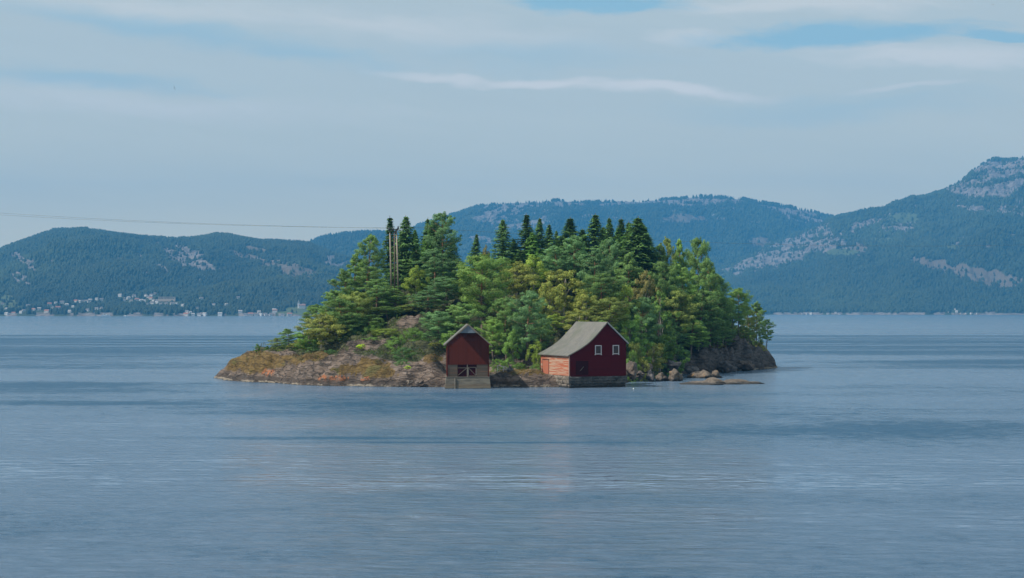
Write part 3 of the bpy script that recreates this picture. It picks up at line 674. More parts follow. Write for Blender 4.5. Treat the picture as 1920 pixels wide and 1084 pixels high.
# ------------------------------------------------------------------ haze
hz = MB(); hz.box(-6000, 6000, -300, 8600, -7.5, 700)
m = bpy.data.materials.new('haze_air'); m.use_nodes = True; nt = NT(m.node_tree)
pv = nt.node('ShaderNodeVolumePrincipled'); pv.inputs['Color'].default_value = (.09, .47, 1.0, 1); pv.inputs['Density'].default_value = 1.16e-4; pv.inputs['Anisotropy'].default_value = .0
nt.l.new(pv.outputs[0], nt.node('ShaderNodeOutputMaterial').inputs['Volume'])
tag(hz.build('haze', m), 'pale blue summer haze over the fjord', 'haze', kind='stuff')

# ------------------------------------------------------------------ small red boathouse
def stones(mb, u0, u1, z0, z1, v0, v1, rows, seed, axis='u', wide=.75):
    """a dry-laid course wall between u0..u1, one rounded irregular block beside the other"""
    rg = random.Random(seed); zz = z0
    for r in range(rows):
        hh = (z1-z0)/rows; u = u0-rg.uniform(0, .4)
        while u < u1:
            L = rg.uniform(.45, 1.3)*wide; a, b_ = max(u, u0-.06), min(u+L, u1+.06); u += L
            if b_-a < .15: continue
            j = lambda s_=.05: rg.uniform(-s_, s_)
            za, zb = zz+.012, zz+hh-.012+j(.03)
            va = v0-rg.uniform(0, .16); vb = v1
            c = []
            for (x, y, z, ins) in ((a,va,za,1),(b_,va,za,1),(b_,vb,za,0),(a,vb,za,0),(a,va,zb,1),(b_,va,zb,1),(b_,vb,zb,0),(a,vb,zb,0)):
                c.append((x+j(), y+(j(.05) if ins else 0), z+j(.03)))
            # a front face pulled out in the middle gives each stone its belly
            mid = ((a+b_)/2+j(.1), va-.09-abs(j(.06)), (za+zb)/2)
            c.append(mid)
            pts = c if axis == 'u' else [(y_, x_, z_) for (x_, y_, z_) in c]
            mb.add(pts, [(0,1,8),(1,5,8),(5,4,8),(4,0,8),(4,5,6,7),(0,3,2,1),(1,2,6,5),(0,4,7,3)])
        zz += hh
BH = empty('boathouse', (-9.22, 226.6, 0), R(3), 'small narrow red boathouse with a grey peaked hood, standing on a concrete base', 'boathouse')
w_, L_, zb, ze, zr, zm = 5.95, 8.5, 1.62, 6.35, 8.95, 3.50     # width, length, floor, eaves, ridge, foot of the red boarding
mid = w_/2; sl = (zr-ze)/mid
b = MB(); b.prism_y([(0, zm), (w_, zm), (w_, ze), (mid, zr), (0, ze)], 0, .12); b.build('gable_wall', MAT['rust_red'], BH)
b = MB(); b.prism_y([(0, zb), (w_, zb), (w_, ze), (mid, zr), (0, ze)], L_-.12, L_); b.build('gable_wall', MAT['rust_red'], BH)
for x0 in (0.0, w_-.12):
    b = MB(); b.box(x0, x0+.12, .123, L_-.123, zb, ze-.05); b.build('side_wall', MAT['rust_red'], BH)
b = MB(); b.box(.14, 1.50, .02, .12, zb, zm-.12); b.build('plank_panel', MAT['grey_wood'], BH)
b = MB(); b.box(w_-1.72, w_-.14, .02, .12, zb, zm-.12); b.build('plank_panel', MAT['grey_wood'], BH)
b = MB(); b.box(-.03, w_+.03, -.05, .10, zm-.115, zm-.003); b.build('beam', MAT['rust_red'], BH)
for x0 in (-.03, w_-.13):
    b = MB(); b.box(x0, x0+.16, -.06, .015, zb, ze-.05 if x0 > 0 else ze-.05); b.build('corner_board', MAT['rust_red'], BH)
ox0, ox1 = 1.503, w_-1.723
b = MB(); b.box(.3, w_-.3, .9, 1.0, zb, zm+.5); b.build('back_partition', MAT['dark_inside'], BH)
b = MB(); b.box(.13, w_-.13, .13, L_-.13, zb-.05, zb+.02); b.build('floor', MAT['dark_inside'], BH)
gt = 0.5*(ox0+ox1)+.02
b = MB(); b.box(ox0+.02, gt-.06, .06, .10, zb+.03, zm-.14); d1 = b.build('door', MAT['door_dark'], BH)
b = MB(); b.bar((ox0+.08, .03, zb+.25), (gt-.10, .03, zm-.62), .11, .05); b.bar((ox0+.05, .03, zm-.58), (gt-.08, .03, zm-.58), .08, .05); b.build('brace', MAT['grey_plank'], d1)
b = MB(); b.box(gt+.06, ox1-.02, .06, .10, zb+.03, zm-.14); d2 = b.build('door', MAT['door_dark'], BH)
b = MB(); z0, z1 = zb+.16, zm-.50
for a_, c_ in (((gt+.10,.02,z0),(ox1-.06,.02,z0)), ((gt+.10,.02,z1),(ox1-.06,.02,z1)), ((gt+.13,.015,z0+.06),(gt+.13,.015,z1-.06)), ((ox1-.09,.015,z0+.06),(ox1-.09,.015,z1-.06)), ((gt+.2,.0,z1-.1),(ox1-.16,.0,z0+.1))): b.bar(a_, c_, .12, .05)
b.build('door_frame', MAT['grey_plank'], d2)
b = MB(); b.box(gt-.055, gt+.055, -.01, .12, zb, zm-.12); b.build('door_post', MAT['grey_plank'], BH)
b = MB()                                                       # roof: two slabs, the front pulled out into a hood at the ridge
hw = 1.28; hd = 1.15; th = .11
for s in (-1, 1):
    X_ = lambda q: mid+s*q
    for (q0, q1, yf) in ((0, hw, -hd), (hw, mid+.42, -.055)):
        zA, zB = zr+.06-q0*sl, zr+.06-q1*sl
        vs = [(X_(q0), yf, zA), (X_(q1), yf, zB), (X_(q1), L_+.25, zB), (X_(q0), L_+.25, zA)]; vs += [(x, y, z+th) for x, y, z in vs]
        b.add(vs, [(3,2,1,0),(4,5,6,7),(0,1,5,4),(1,2,6,5),(2,3,7,6),(3,0,4,7)])
rf = b.build('roof', MAT['roof'], BH)
zt = zr+.055-hw*sl
b = MB(); b.prism_y([(mid-hw+.03, zt+.0), (mid+hw-.03, zt+.0), (mid, zr+.03)], -hd+.06, -hd+.14); b.build('hood_board', MAT['blue_grey_board'], BH)
b = MB(); b.box(mid-hw+.05, mid+hw-.05, -hd+.145, -.003, zt-.06, zt-.003); b.build('hood_soffit', MAT['dark_inside'], BH)
b = MB()
for s in (-1, 1):
    b.bar((mid+s*.03, -hd-.03, zr+.08), (mid+s*(hw+.02), -hd-.03, zr+.08-(hw+.02)*sl), .06, .20)
    b.bar((mid+s*hw, -.085, zr+.10-hw*sl), (mid+s*(mid+.44), -.085, zr+.10-(mid+.44)*sl), .05, .13)
b.build('rake_board', MAT['grey_plank'], BH)
b = MB()                                                      # battered concrete base, with its vertical fender
t0, t1 = -.10, -.42; zb0 = -1.5
vs = [(t1,-.45,zb0),(w_-t1,-.45,zb0),(w_-t1,L_,zb0),(t1,L_,zb0),(t0,-.10,zb-.02),(w_-t0,-.10,zb-.02),(w_-t0,L_,zb-.02),(t0,L_,zb-.02)]
b.add(vs, [(0,3,2,1),(4,5,6,7),(0,1,5,4),(1,2,6,5),(2,3,7,6),(3,0,4,7)])
def bedcon():
    m, nt, bs, out = material('stained_concrete'); p = nt.node('ShaderNodeNewGeometry').outputs['Position']; z = nt.sep(p)[2]
    n = nt.noise(nt.mapping(p, (.7,.7,3.5)), 1, 5, .6); c = nt.mix(nt.step(n, .35, .65), (.085,.078,.066), (.165,.15,.12))
    zz = nt.m('ADD', z, nt.m('MULTIPLY', n, .4)); c = nt.mix(nt.m('MULTIPLY', nt.step(zz, 1.0, .6), .7), c, (.12,.085,.052)); c = nt.mix(nt.m('MULTIPLY', nt.step(zz, .55, .42), .7), c, (.16,.14,.10)); c = nt.mix(nt.step(zz, .34, .24), c, (.035,.03,.022))
    nt.put(bs.inputs['Base Color'], c); bs.inputs['Roughness'].default_value = .85; bump(nt, bs, n, .6, .08); return m
MAT['bed'] = bedcon()
b.build('foundation', MAT['bed'], BH)
b = MB(); b.bar((1.12, -.52, -1.2), (1.12, -.22, zb-.1), .16, .14); b.build('fender_post', MAT['grey_plank'], BH)
b = MB(); b.box(-.16, w_+.16, -.16, .0, zb-.017, zb+.06); b.build('sill', MAT['grey_plank'], BH)

# ------------------------------------------------------------------ large red barn with the catslide roof
BN = empty('barn', (8.13, 228.0, 0), R(24), 'large dark red waterside barn with a grey swept roof and two white-framed windows', 'barn')
gw, gl, gb = 9.15, 9.6, 1.72
prof = [(-.32, 4.52), (0, 4.69), (1.0, 5.17), (2.0, 5.70), (2.82, 6.22), (3.6, 6.85), (4.6, 7.82), (6.0, 9.28)]
def rz_(u):
    return float(np.interp(u, [q[0] for q in prof]+[gw, gw+.3], [q[1] for q in prof]+[6.52, 6.26]))
outline = [(0, gb), (gw, gb), (gw, 6.46)]+[(u, z-.06) for u, z in reversed(prof[1:])]
b = MB(); b.prism_y(outline, 0, .14); b.build('gable_wall', MAT['dark_red'], BN)
b = MB(); b.prism_y(outline, gl-.14, gl); b.build('gable_wall', MAT['dark_red'], BN)
b = MB(); b.box(0, .14, .143, gl-.143, gb, 4.6); sw = b.build('side_wall', MAT['faded_red'], BN); sw['label'] = 'faded orange side wall of peeling boards'
b = MB(); b.box(gw-.14, gw, .143, gl-.143, gb, 6.44); b.build('side_wall', MAT['dark_red'], BN)
b = MB()
pts = prof+[(gw+.30, 6.20)]
up = [(u, z+.13) for u, z in pts]
b.prism_y([(u, z+.0) for u, z in pts]+list(reversed(up)), -.28, gl+.28)
roof = b.build('roof', MAT['roof'], BN)
b = MB(); b.bar((6.0, -.01-.28, 9.36), (gw+.32, -.29, 6.28), .05, .17); b.build('rake_board', MAT['pale_trim'], BN)
b = MB()
for i in range(len(prof)-1): b.bar((prof[i][0], -.30, prof[i][1]+.05), (prof[i+1][0], -.30, prof[i+1][1]+.05), .04, .14)
b.build('rake_board', MAT['grey_plank'], BN)
b = MB(); b.box(-.035, .11, -.035, -.003, gb, 4.55); b.box(-.035, -.003, -.035, .13, gb, 4.55); b.build('corner_board', plain('faded_corner_board', (.42,.24,.19)), BN)
b = MB(); b.box(gw-.10, gw+.03, -.03, -.003, gb, 6.3); b.build('corner_board', MAT['dark_red'], BN)
for u0 in (4.14, 6.98):
    z0, z1, ww = 4.76, 6.06, 1.02
    fr = MB()
    for a_, c_, d_, e_ in ((u0,u0+ww,z0,z0+.10),(u0,u0+ww,z1-.10,z1),(u0,u0+.10,z0+.101,z1-.101),(u0+ww-.10,u0+ww,z0+.101,z1-.101)): fr.box(a_, c_, -.09, -.003, d_, e_)
    fr.box(u0-.05, u0+.10, -.08, -.003, z0-.10, z0-.004); fr.box(u0+ww-.10, u0+ww+.05, -.08, -.003, z0-.10, z0-.004)
    f = fr.build('window', MAT['white_frame'], BN)
    g = MB(); g.box(u0+.101, u0+ww-.101, -.03, -.003, z0+.101, z1-.101); g.build('pane', MAT['glass'], f)
b = MB(); b.box(1.05, 3.05, -.04, -.003, gb+.12, 3.85); dr = b.build('door', MAT['door_dark'], BN); dr['label'] = 'dark red double door in the gable'
b = MB(); b.bar((1.72, -.09, 2.42), (2.28, -.09, 3.02), .07, .05); b.build('door_bar', MAT['grey_plank'], dr)
b = MB()
for a_, c_ in ((0.95,1.047),(3.053,3.15)): b.box(a_, c_, -.06, -.003, gb+.12, 3.95)
b.box(1.049, 3.051, -.06, -.003, 3.853, 3.95); b.build('door_frame', MAT['dark_red'], BN)
b = MB(); b.box(-.04, -.003, 6.75, 8.75, gb+.06, 3.72); d2 = b.build('door', MAT['door_orange'], BN); d2['label'] = 'plain orange door in the side wall'
b = MB(); b.box(-.06, -.003, 8.753, 8.86, gb+.02, 3.86); b.box(-.06, -.003, 6.64, 6.747, gb+.02, 3.86); b.box(-.10, -.003, 6.60, 8.90, 3.863, 3.95); b.build('door_frame', plain('dark_door_frame', (.16,.06,.04)), BN)
b = MB(); b.box(-.03, gw+.03, -.06, -.0, gb-.12, gb-.003); b.build('sill', MAT['dark_red'], BN)
b = MB(); b.box(.25, gw-.25, .25, gl-.2, -1.5, gb-.06); stones(b, -.05, gw+.1, .55, gb-.10, .0, .28, 3, 11, 'u', 1.15); stones(b, .1, gw-.1, -1.4, .55, .22, .5, 4, 12, 'u', 1.3)
f1 = b.build('foundation', MAT['gable_stone'], BN); f1['label'] = 'dry-laid stone foundation under the gable, its shade painted into the stone'
b = MB(); stones(b, .0, gl, -.6, gb-.03, .0, .28, 4, 13, 'v', .9)
f2 = b.build('foundation', MAT['dry_stone'], BN); f2['label'] = 'sunlit dry-laid stone foundation under the side wall'

# ------------------------------------------------------------------ boulders, skerry, landing things
from mathutils import noise as mn
def rock_mesh(name, loc, size, mat, seed, rz=0.0, parent=None, sub=4, flat=.0, rough=.34, lumps=None):
    import bmesh
    bm = bmesh.new(); bmesh.ops.create_icosphere(bm, subdivisions=sub, radius=1)
    for v in bm.verts:
        p = v.co.copy(); q = p*1.1+Vector((seed*3.7, seed*1.3, seed*7.1))
        r = 1+rough*1.6*mn.noise(q)+rough*.8*mn.noise(q*2.3)+rough*.35*mn.noise(q*5.1)
        k = 1.0
        for nn in range(6):               # a few planes knocked off, as split rock has
            a = Vector((math.cos(seed+nn*2.1), math.sin(seed*1.7+nn*2.6), math.sin(seed*2.3+nn*1.3)*.7)).normalized(); dd = p.dot(a)
            if dd > .58: k = min(k, .58/dd)
        v.co = p*r*k
        v.co.x *= size[0]; v.co.y *= size[1]; v.co.z *= size[2]
    me = bpy.data.meshes.new(name); bm.to_mesh(me); bm.free(); me.materials.append(mat)
    me.polygons.foreach_set('use_smooth', np.ones(len(me.polygons), bool))
    o = bpy.data.objects.new(name, me); col.objects.link(o); o.location = loc; o.rotation_euler = (0, 0, rz)
    if parent: o.parent = parent
    return o
def boulder(px, py, Y, rx, rz_px, dy, mat, seed, label, ang=0.0, sink=.3):
    s = Y/F; c = W(px, py, Y); h = rz_px*s
    o = rock_mesh('boulder', (c.x, c.y, c.z-h*sink), (rx*s, dy, h), MAT[mat], seed, ang); tag(o, label, 'boulder', 'boulders along the shore'); return o
boulder(1186, 690, 241, 13, 19, 1.4, 'boulder', 3, 'tall leaning grey boulder directly right of the barn wall', .3)
boulder(1201, 701, 243, 12, 7, 1.2, 'boulder', 4, 'small dark boulder between the leaning rock and the rounded boulders')
boulder(1219, 702, 249, 9, 13, 1.1, 'cliff_grey', 5, 'narrow grey boulder left of the two rounded brown boulders', .5)
boulder(1238, 706, 251, 14, 13, 1.4, 'boulder_ochre', 6, 'rounded brown boulder with ochre lichen, the left one of the neighbouring pair')
boulder(1266, 705, 251, 17, 14, 1.5, 'boulder_ochre', 7, 'rounded brown boulder with a blocky right end, the right one of the neighbouring pair', .2)
boulder(1316, 706, 262, 31, 16, 2.2, 'boulder_ochre', 8, 'sloping boulder with a bright ochre top, left half of the pair behind the long skerry', .1)
boulder(1343, 704, 263, 17, 15, 1.9, 'boulder_ochre', 9, 'smaller boulder with a yellow-orange top, right half of the pair behind the long skerry')
boulder(1260, 683, 262, 16, 11, 1.6, 'cliff_grey', 10, 'grey rock half hidden under the trees above the rounded boulders')
boulder(1212, 688, 252, 12, 9, 1.2, 'boulder', 14, 'pale grey stone wedged under the bushes right of the barn')
boulder(957, 693, 232.6, 7.5, 9, .35, 'cliff_grey', 12, 'upright grey slab of stone beside the white trestle', .2)
boulder(786, 715, 230.9, 9, 6, .6, 'boulder', 15, 'low brown boulder at the waterline left of the boathouse')
boulder(768, 716, 231.3, 7, 4, .5, 'boulder_pale', 16, 'small pale boulder at the waterline beside the low brown one')
boulder(1296, 692, 272, 16, 9, 1.4, 'cliff_grey', 17, 'dark angular block at the foot of the grey cliff, leftmost of three', .4)
boulder(1362, 686, 284, 20, 12, 1.6, 'cliff_grey', 18, 'large dark angular block at the foot of the grey cliff, middle of three', .2)
boulder(1398, 682, 293, 16, 10, 1.5, 'boulder', 19, 'paler angular block at the foot of the grey cliff, rightmost of three', .1)
sk = empty('skerry', (0, 0, 0), 0, 'long low bare skerry just above the water right of the barn', 'skerry')
for px, py, Y, rx, hz_, dy, sd in ((1322,722,239,47,7.5,1.4,21),(1342,722,240,24,11,1.3,22),(1385,722,241,36,8,1.3,23),(1408,723,241,22,4.5,.9,24)):
    c = W(px, py, Y); s = Y/F; rock_mesh('rock_hump', (c.x, c.y, -.12), (rx*s*1.35, dy*1.2, hz_*s*1.15), MAT['boulder_pale'], sd, 0, sk, rough=.20)
# white trestle on the landing
tz = gz(W(942,0,233).x, 233)
tr = empty('trestle', (W(942,0,233).x, 233.0, max(tz, 1.5)), .1, 'pale wooden trestle on the landing between the boathouse and the barn', 'trestle')
b = MB(); b.bar((-.75,0,.92), (.72,0,.62), .09, .09); b.bar((-.72,.3,.35), (.70,.3,.25), .06, .06); b.build('top_rail', MAT['white_frame'], tr)
for a_, c_ in (((-.7,0,.9),(-.75,-.25,0)), ((-.7,0,.9),(-.7,.3,0)), ((.1,0,.76),(.1,-.25,0)), ((.66,0,.64),(.66,-.25,0)), ((.66,0,.64),(.7,.3,0)), ((.12,0,.74),(.62,-.2,.05))):
    b = MB(); b.bar(a_, c_, .07, .07); b.build('leg', MAT['white_frame'], tr)
# driftwood and float
fl = empty('float', (W(1188,0,225).x, 225.2, 0), 0, 'tiny white float on the water in front of the barn', 'float')
rock_mesh('ball', (0,0,.04), (.08,.08,.09), MAT['float'], 1, 0, fl, 2, rough=.0); b = MB(); b.tube([(0,0,.11),(0,0,.17)], .02, 6); b.build('eye', MAT['float'], fl)

# ------------------------------------------------------------------ power pylon and lines
PY_Y = 272.0
pa, pb, pc = W(731, 436, PY_Y), W(739.5, 437, PY_Y+.9), W(743.5, 434, PY_Y)
ba = W(734, 560, PY_Y); bc = W(747, 560, PY_Y); bb = W(740.5, 560, PY_Y+.9)
pyl = empty('power_pylon', (ba.x, PY_Y, gz(ba.x, PY_Y)), 0, 'three-legged wooden power pylon rising above the pines on the left of the island', 'pylon')
off = Vector(pyl.location)
for a_, c_, mt in ((pa, ba, 'pole'), (pc, bc, 'pole'), (pb, bb, 'pole_dark')):
    foot = Vector((c_.x, c_.y, gz(c_.x, c_.y)-.5))
    b = MB(); b.tube([foot-off, (a_+foot)/2-off, a_-off], [.145, .125, .105], 9); b.build('pole', MAT[mt], pyl, True)
ca, cb = W(727, 433, PY_Y-.2), W(748, 429, PY_Y-.2)
b = MB(); b.bar(ca-off, cb-off, .14, .16); b.bar(W(739,437,PY_Y-.2)-off, W(747,428,PY_Y-.2)-off, .16, .3); b.build('crossarm', MAT['metal_dark'], pyl)
INS = [W(729.5, 428, PY_Y-.2), W(738, 427.5, PY_Y-.2), W(746.5, 424, PY_Y-.2)]
for q in INS:
    b = MB(); b.tube([q-off-Vector((0,0,.45)), q-off-Vector((0,0,.3)), q-off-Vector((0,0,.15)), q-off], [.06, .13, .13, .05], 8); b.build('insulator', MAT['metal_dark'], pyl, True)
def wire(a, c, sag, label, grp):
    n = 60; pts = []
    for i in range(n+1):
        t = i/n; p = a.lerp(c, t); p.z -= sag*4*t*(1-t); pts.append(p)
    b = MB(); b.tube(pts, .019, 4); o = b.build('power_line', MAT['wire']); tag(o, label, 'power line', grp)
wire(INS[0], W(-520, 352, 330), 1.6, 'upper thin power line running from the pylon to the left edge of the sky', 'power lines')
wire(INS[1], W(-520, 357, 331), 1.7, 'lower thin power line running from the pylon to the left edge of the sky', 'power lines')
wire(INS[2], W(2300, 440, 420), 3.2, 'thin power line running from the pylon to the right behind the spruce tops', 'power lines')
# gulls far off
def gull(px, py, Y, s, rot, label):
    c = W(px, py, Y); e = empty('gull', tuple(c), 0, label, 'bird'); e.rotation_euler = rot; e.scale = (s, s, s)
    n = 8; vs = []; fs = []
    for i in range(n):
        t = i/(n-1); r = .075*math.sin(math.pi*min(1, t*1.05+.03))+.008; y = (t-.5)*.52
        for k in range(8): a = k*math.pi/4; vs.append((r*math.cos(a), y, r*math.sin(a)*.9))
    for i in range(n-1):
        for k in range(8): fs.append((i*8+k, i*8+(k+1)%8, i*8+8+(k+1)%8, i*8+8+k))
    for s_ in (-1, 1):
        b0 = len(vs)
        for (x, y0, y1, z) in ((.04,-.10,.12,.03),(.32,-.07,.13,.14),(.62,.0,.11,.08),(.72,.06,.08,.04)):
            vs += [(s_*x,y0,z),(s_*x,y1,z),(s_*x,y1,z+.012),(s_*x,y0,z+.012)]
        for i in range(3):
            for k in range(4): fs.append((b0+i*4+k, b0+i*4+(k+1)%4, b0+i*4+4+(k+1)%4, b0+i*4+4+k))
    npmesh('body', vs, fs, MAT['gull'], e, True)
gull(326.5, 165, 330, .75, (.3, 1.35, .2), 'tiny dark gull banking high in the sky left of the island')
gull(1862, 9, 330, .75, (.2, -.15, .3), 'tiny dark gull gliding at the top right corner of the sky')

# ------------------------------------------------------------------ trees
def foliage_material(name, gloss=.55):
    m, nt, bs, out = material(name); at = nt.node('ShaderNodeVertexColor', layer_name='tone'); oi = nt.node('ShaderNodeObjectInfo')
    c = nt.mix(1.0, oi.outputs['Color'], at.outputs[0], 'MULTIPLY')
    nt.put(bs.inputs['Base Color'], c); bs.inputs['Roughness'].default_value = gloss; bs.inputs['Specular IOR Level'].default_value = .12
    tr = nt.node('ShaderNodeBsdfTranslucent'); nt.put(tr.inputs[0], nt.mix(1.0, c, (1.1, 1.15, .65), 'MULTIPLY'))
    ms = nt.node('ShaderNodeMixShader'); ms.inputs[0].default_value = .26; nt.l.new(bs.outputs[0], ms.inputs[1]); nt.l.new(tr.outputs[0], ms.inputs[2]); nt.l.new(ms.outputs[0], out.inputs[0])
    return m
MAT['leaf'] = foliage_material('foliage')
def barkmat(name, lo, hi, zs):
    m, nt, bs, out = material(name); p = nt.node('ShaderNodeTexCoord').outputs['Object']; z = nt.sep(p)[2]
    n = nt.noise(nt.mapping(p, (4, 4, 1.2)), 1.5, 4, .6); c = nt.mix(nt.step(z, *zs), lo, hi); c = nt.mix(nt.step(n, .5, .68, 0, .6), c, tuple(x*.4 for x in lo))
    nt.put(bs.inputs['Base Color'], c); bs.inputs['Roughness'].default_value = .9; return m
MAT['pine_bark'] = barkmat('pine_bark', (.17,.13,.11), (.30,.15,.075), (3, 7))
MAT['spruce_bark'] = barkmat('spruce_bark', (.10,.075,.06), (.11,.08,.06), (3, 7))
MAT['birch_bark'] = barkmat('birch_bark', (.42,.39,.35), (.36,.32,.27), (3, 7))
def quads(C, N, T, ln, wd, tone, tip=.35):
    """leaf or needle tufts: centre, normal, long direction, length, width"""
    N = N/np.linalg.norm(N, axis=1, keepdims=True); T = T-N*np.sum(T*N, axis=1, keepdims=True)
    T = T/np.linalg.norm(T, axis=1, keepdims=True); B = np.cross(N, T); B /= np.linalg.norm(B, axis=1, keepdims=True)+1e-9
    a = C-T*ln[:, None]/2-B*wd[:, None]/2*.7; b = C-T*ln[:, None]/2+B*wd[:, None]/2*.7
    c = C+T*ln[:, None]/2+B*wd[:, None]/2*tip; d = C+T*ln[:, None]/2-B*wd[:, None]/2*tip
    v = np.stack([a, b, c, d], 1).reshape(-1, 3); f = np.arange(len(v)).reshape(-1, 4)
    return v, f, np.repeat(tone, 4, 0)
def toned(rg, base, n, spread=.28, hue=.10):
    k = base*(1+rg.uniform(-spread, spread, n)); h = rg.uniform(-hue, hue, n)
    return np.stack([k*(1+h), k, k*(1-h*.8)], 1)
def pine(seed, r=.24, base=.28, n_br=40, round_=1.0):
    rg = np.random.default_rng(seed); H = 10.0; Rm = H*r
    tb = MB(); bend = rg.uniform(-.35, .35, 4)
    def tp(z): f = z/H; return np.array([bend[0]*math.sin(f*3)+bend[1]*f, bend[2]*math.sin(f*2.6)+bend[3]*f, z])
    tb.tube([tp(z) for z in np.linspace(-.4, H*.97, 9)], list(np.linspace(.19, .025, 9)), 7)
    Cs = []; Ns = []; tones = []; ang = rg.uniform(0, 6)
    for i in range(n_br):
        f = base+(1-base)*((i+.5)/n_br)**.9; f = min(.985, f+rg.uniform(-.02, .02)); g = (f-base)/(1-base)
        env = (math.sin(math.pi*min(1, .16+.84*g)**(1.1))**.65 if g < .55 else (1-((g-.55)/.47)**(1.7*round_)))
        Ln = max(.25, Rm*max(.14, env)*rg.uniform(.6, 1.15)); ang += 2.4+rg.uniform(-.5, .5)
        d = np.array([math.cos(ang), math.sin(ang), 0]); o = tp(f*H); slope = rg.uniform(-.05, .3)+.35*g
        end = o+d*Ln+np.array([0,0,Ln*slope]); m_ = (o+end)/2-np.array([0,0,Ln*.06])
        tb.tube([o, m_, end], [.055*(1-.5*g), .035, .012], 4)
        bt = rg.uniform(.72, 1.25)
        for t, sc_ in ((.38,.6), (.6,.85), (.72,.8), (.86,.95), (.95,.9), (1.06,.7)):
            if Ln < .8 and t < .6: continue
            side = np.array([-d[1], d[0], 0])*rg.uniform(-.55, .55)*Ln*(t*.8)
            c = o+d*Ln*t+side+np.array([0,0,Ln*slope*t*t+rg.uniform(-.16,.22)]); pr = sc_*rg.uniform(.36, .70)*(.55+.45*Ln/Rm)*Rm/2.4
            n = int(112*sc_*(pr/.5)**1.2)+10
            q = rg.normal(size=(n, 3)); q /= np.linalg.norm(q, axis=1, keepdims=True); q *= rg.uniform(.2, 1.18, (n, 1))**.6
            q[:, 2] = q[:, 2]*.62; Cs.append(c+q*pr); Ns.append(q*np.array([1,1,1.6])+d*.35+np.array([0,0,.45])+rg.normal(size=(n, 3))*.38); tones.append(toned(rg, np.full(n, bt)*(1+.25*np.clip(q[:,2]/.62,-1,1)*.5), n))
    # short inner sprays and the leader
    C = np.concatenate(Cs); tone = np.concatenate(tones); n = len(C)
    out = C-np.stack([np.zeros(n), np.zeros(n), C[:, 2]*1.0], 1)*1.0; T = np.stack([C[:,0]*.5, C[:,1]*.5, np.full(n, .5)], 1)+rg.normal(size=(n, 3))*.75
    N = np.concatenate(Ns)
    v, f, c = quads(C, N, T, rg.uniform(.13, .27, n), rg.uniform(.05, .095, n), tone)
    return tb, v, f, c, 'pine_bark'
def spruce(seed, r=.19, base=.05, sparse=1.0, power=.95):
    rg = np.random.default_rng(seed); H = 10.0; Rm = H*r; tb = MB()
    tb.tube([(0,0,z) for z in np.linspace(-.4, H, 6)], list(np.linspace(.17, .012, 6)), 7)
    Cs = []; Ts = []; Ns = []; tones = []; z = base*H
    while z < H*.985:
        f = z/H; L0 = (Rm*(1-f)**power+.02)*rg.uniform(.78, 1.12); k = max(3, int(7*sparse)); a0 = rg.uniform(0, 6)
        for i in range(k):
            a = a0+i*2*math.pi/k+rg.uniform(-.25, .25); Ln = L0*rg.uniform(.55, 1.22); d = np.array([math.cos(a), math.sin(a), 0]); s = np.array([-d[1], d[0], 0]); bt = rg.uniform(.7, 1.25)
            n = int(10+26*Ln/1.2); t = rg.uniform(.12, 1, n)**.8
            lat = rg.uniform(-1, 1, n)*.34*Ln*np.sin(math.pi*np.clip(t*.85+.1, 0, 1)); drop = -.34*Ln*t+.22*Ln*t**3-rg.uniform(0, .16, n)
            C = np.array([0,0,z])+d[None]*(t*Ln)[:, None]+s[None]*lat[:, None]; C[:, 2] += drop
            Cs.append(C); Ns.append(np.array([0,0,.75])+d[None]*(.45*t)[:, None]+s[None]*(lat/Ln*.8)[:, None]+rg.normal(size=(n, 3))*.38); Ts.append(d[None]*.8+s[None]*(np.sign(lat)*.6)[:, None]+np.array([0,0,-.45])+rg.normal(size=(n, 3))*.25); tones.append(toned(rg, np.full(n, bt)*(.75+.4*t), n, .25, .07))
            if Ln > .35: tb.tube([(0,0,z), tuple(d*Ln*.8+np.array([0,0,z-.27*Ln]))], [.03, .008], 3)
        z += rg.uniform(.24, .36)*(1.2-.5*f)
    C = np.concatenate(Cs); T = np.concatenate(Ts); n = len(C)
    N = np.concatenate(Ns)
    v, f, c = quads(C, N, T, rg.uniform(.20, .38, n), rg.uniform(.09, .16, n), np.concatenate(tones))
    return tb, v, f, c, 'spruce_bark'
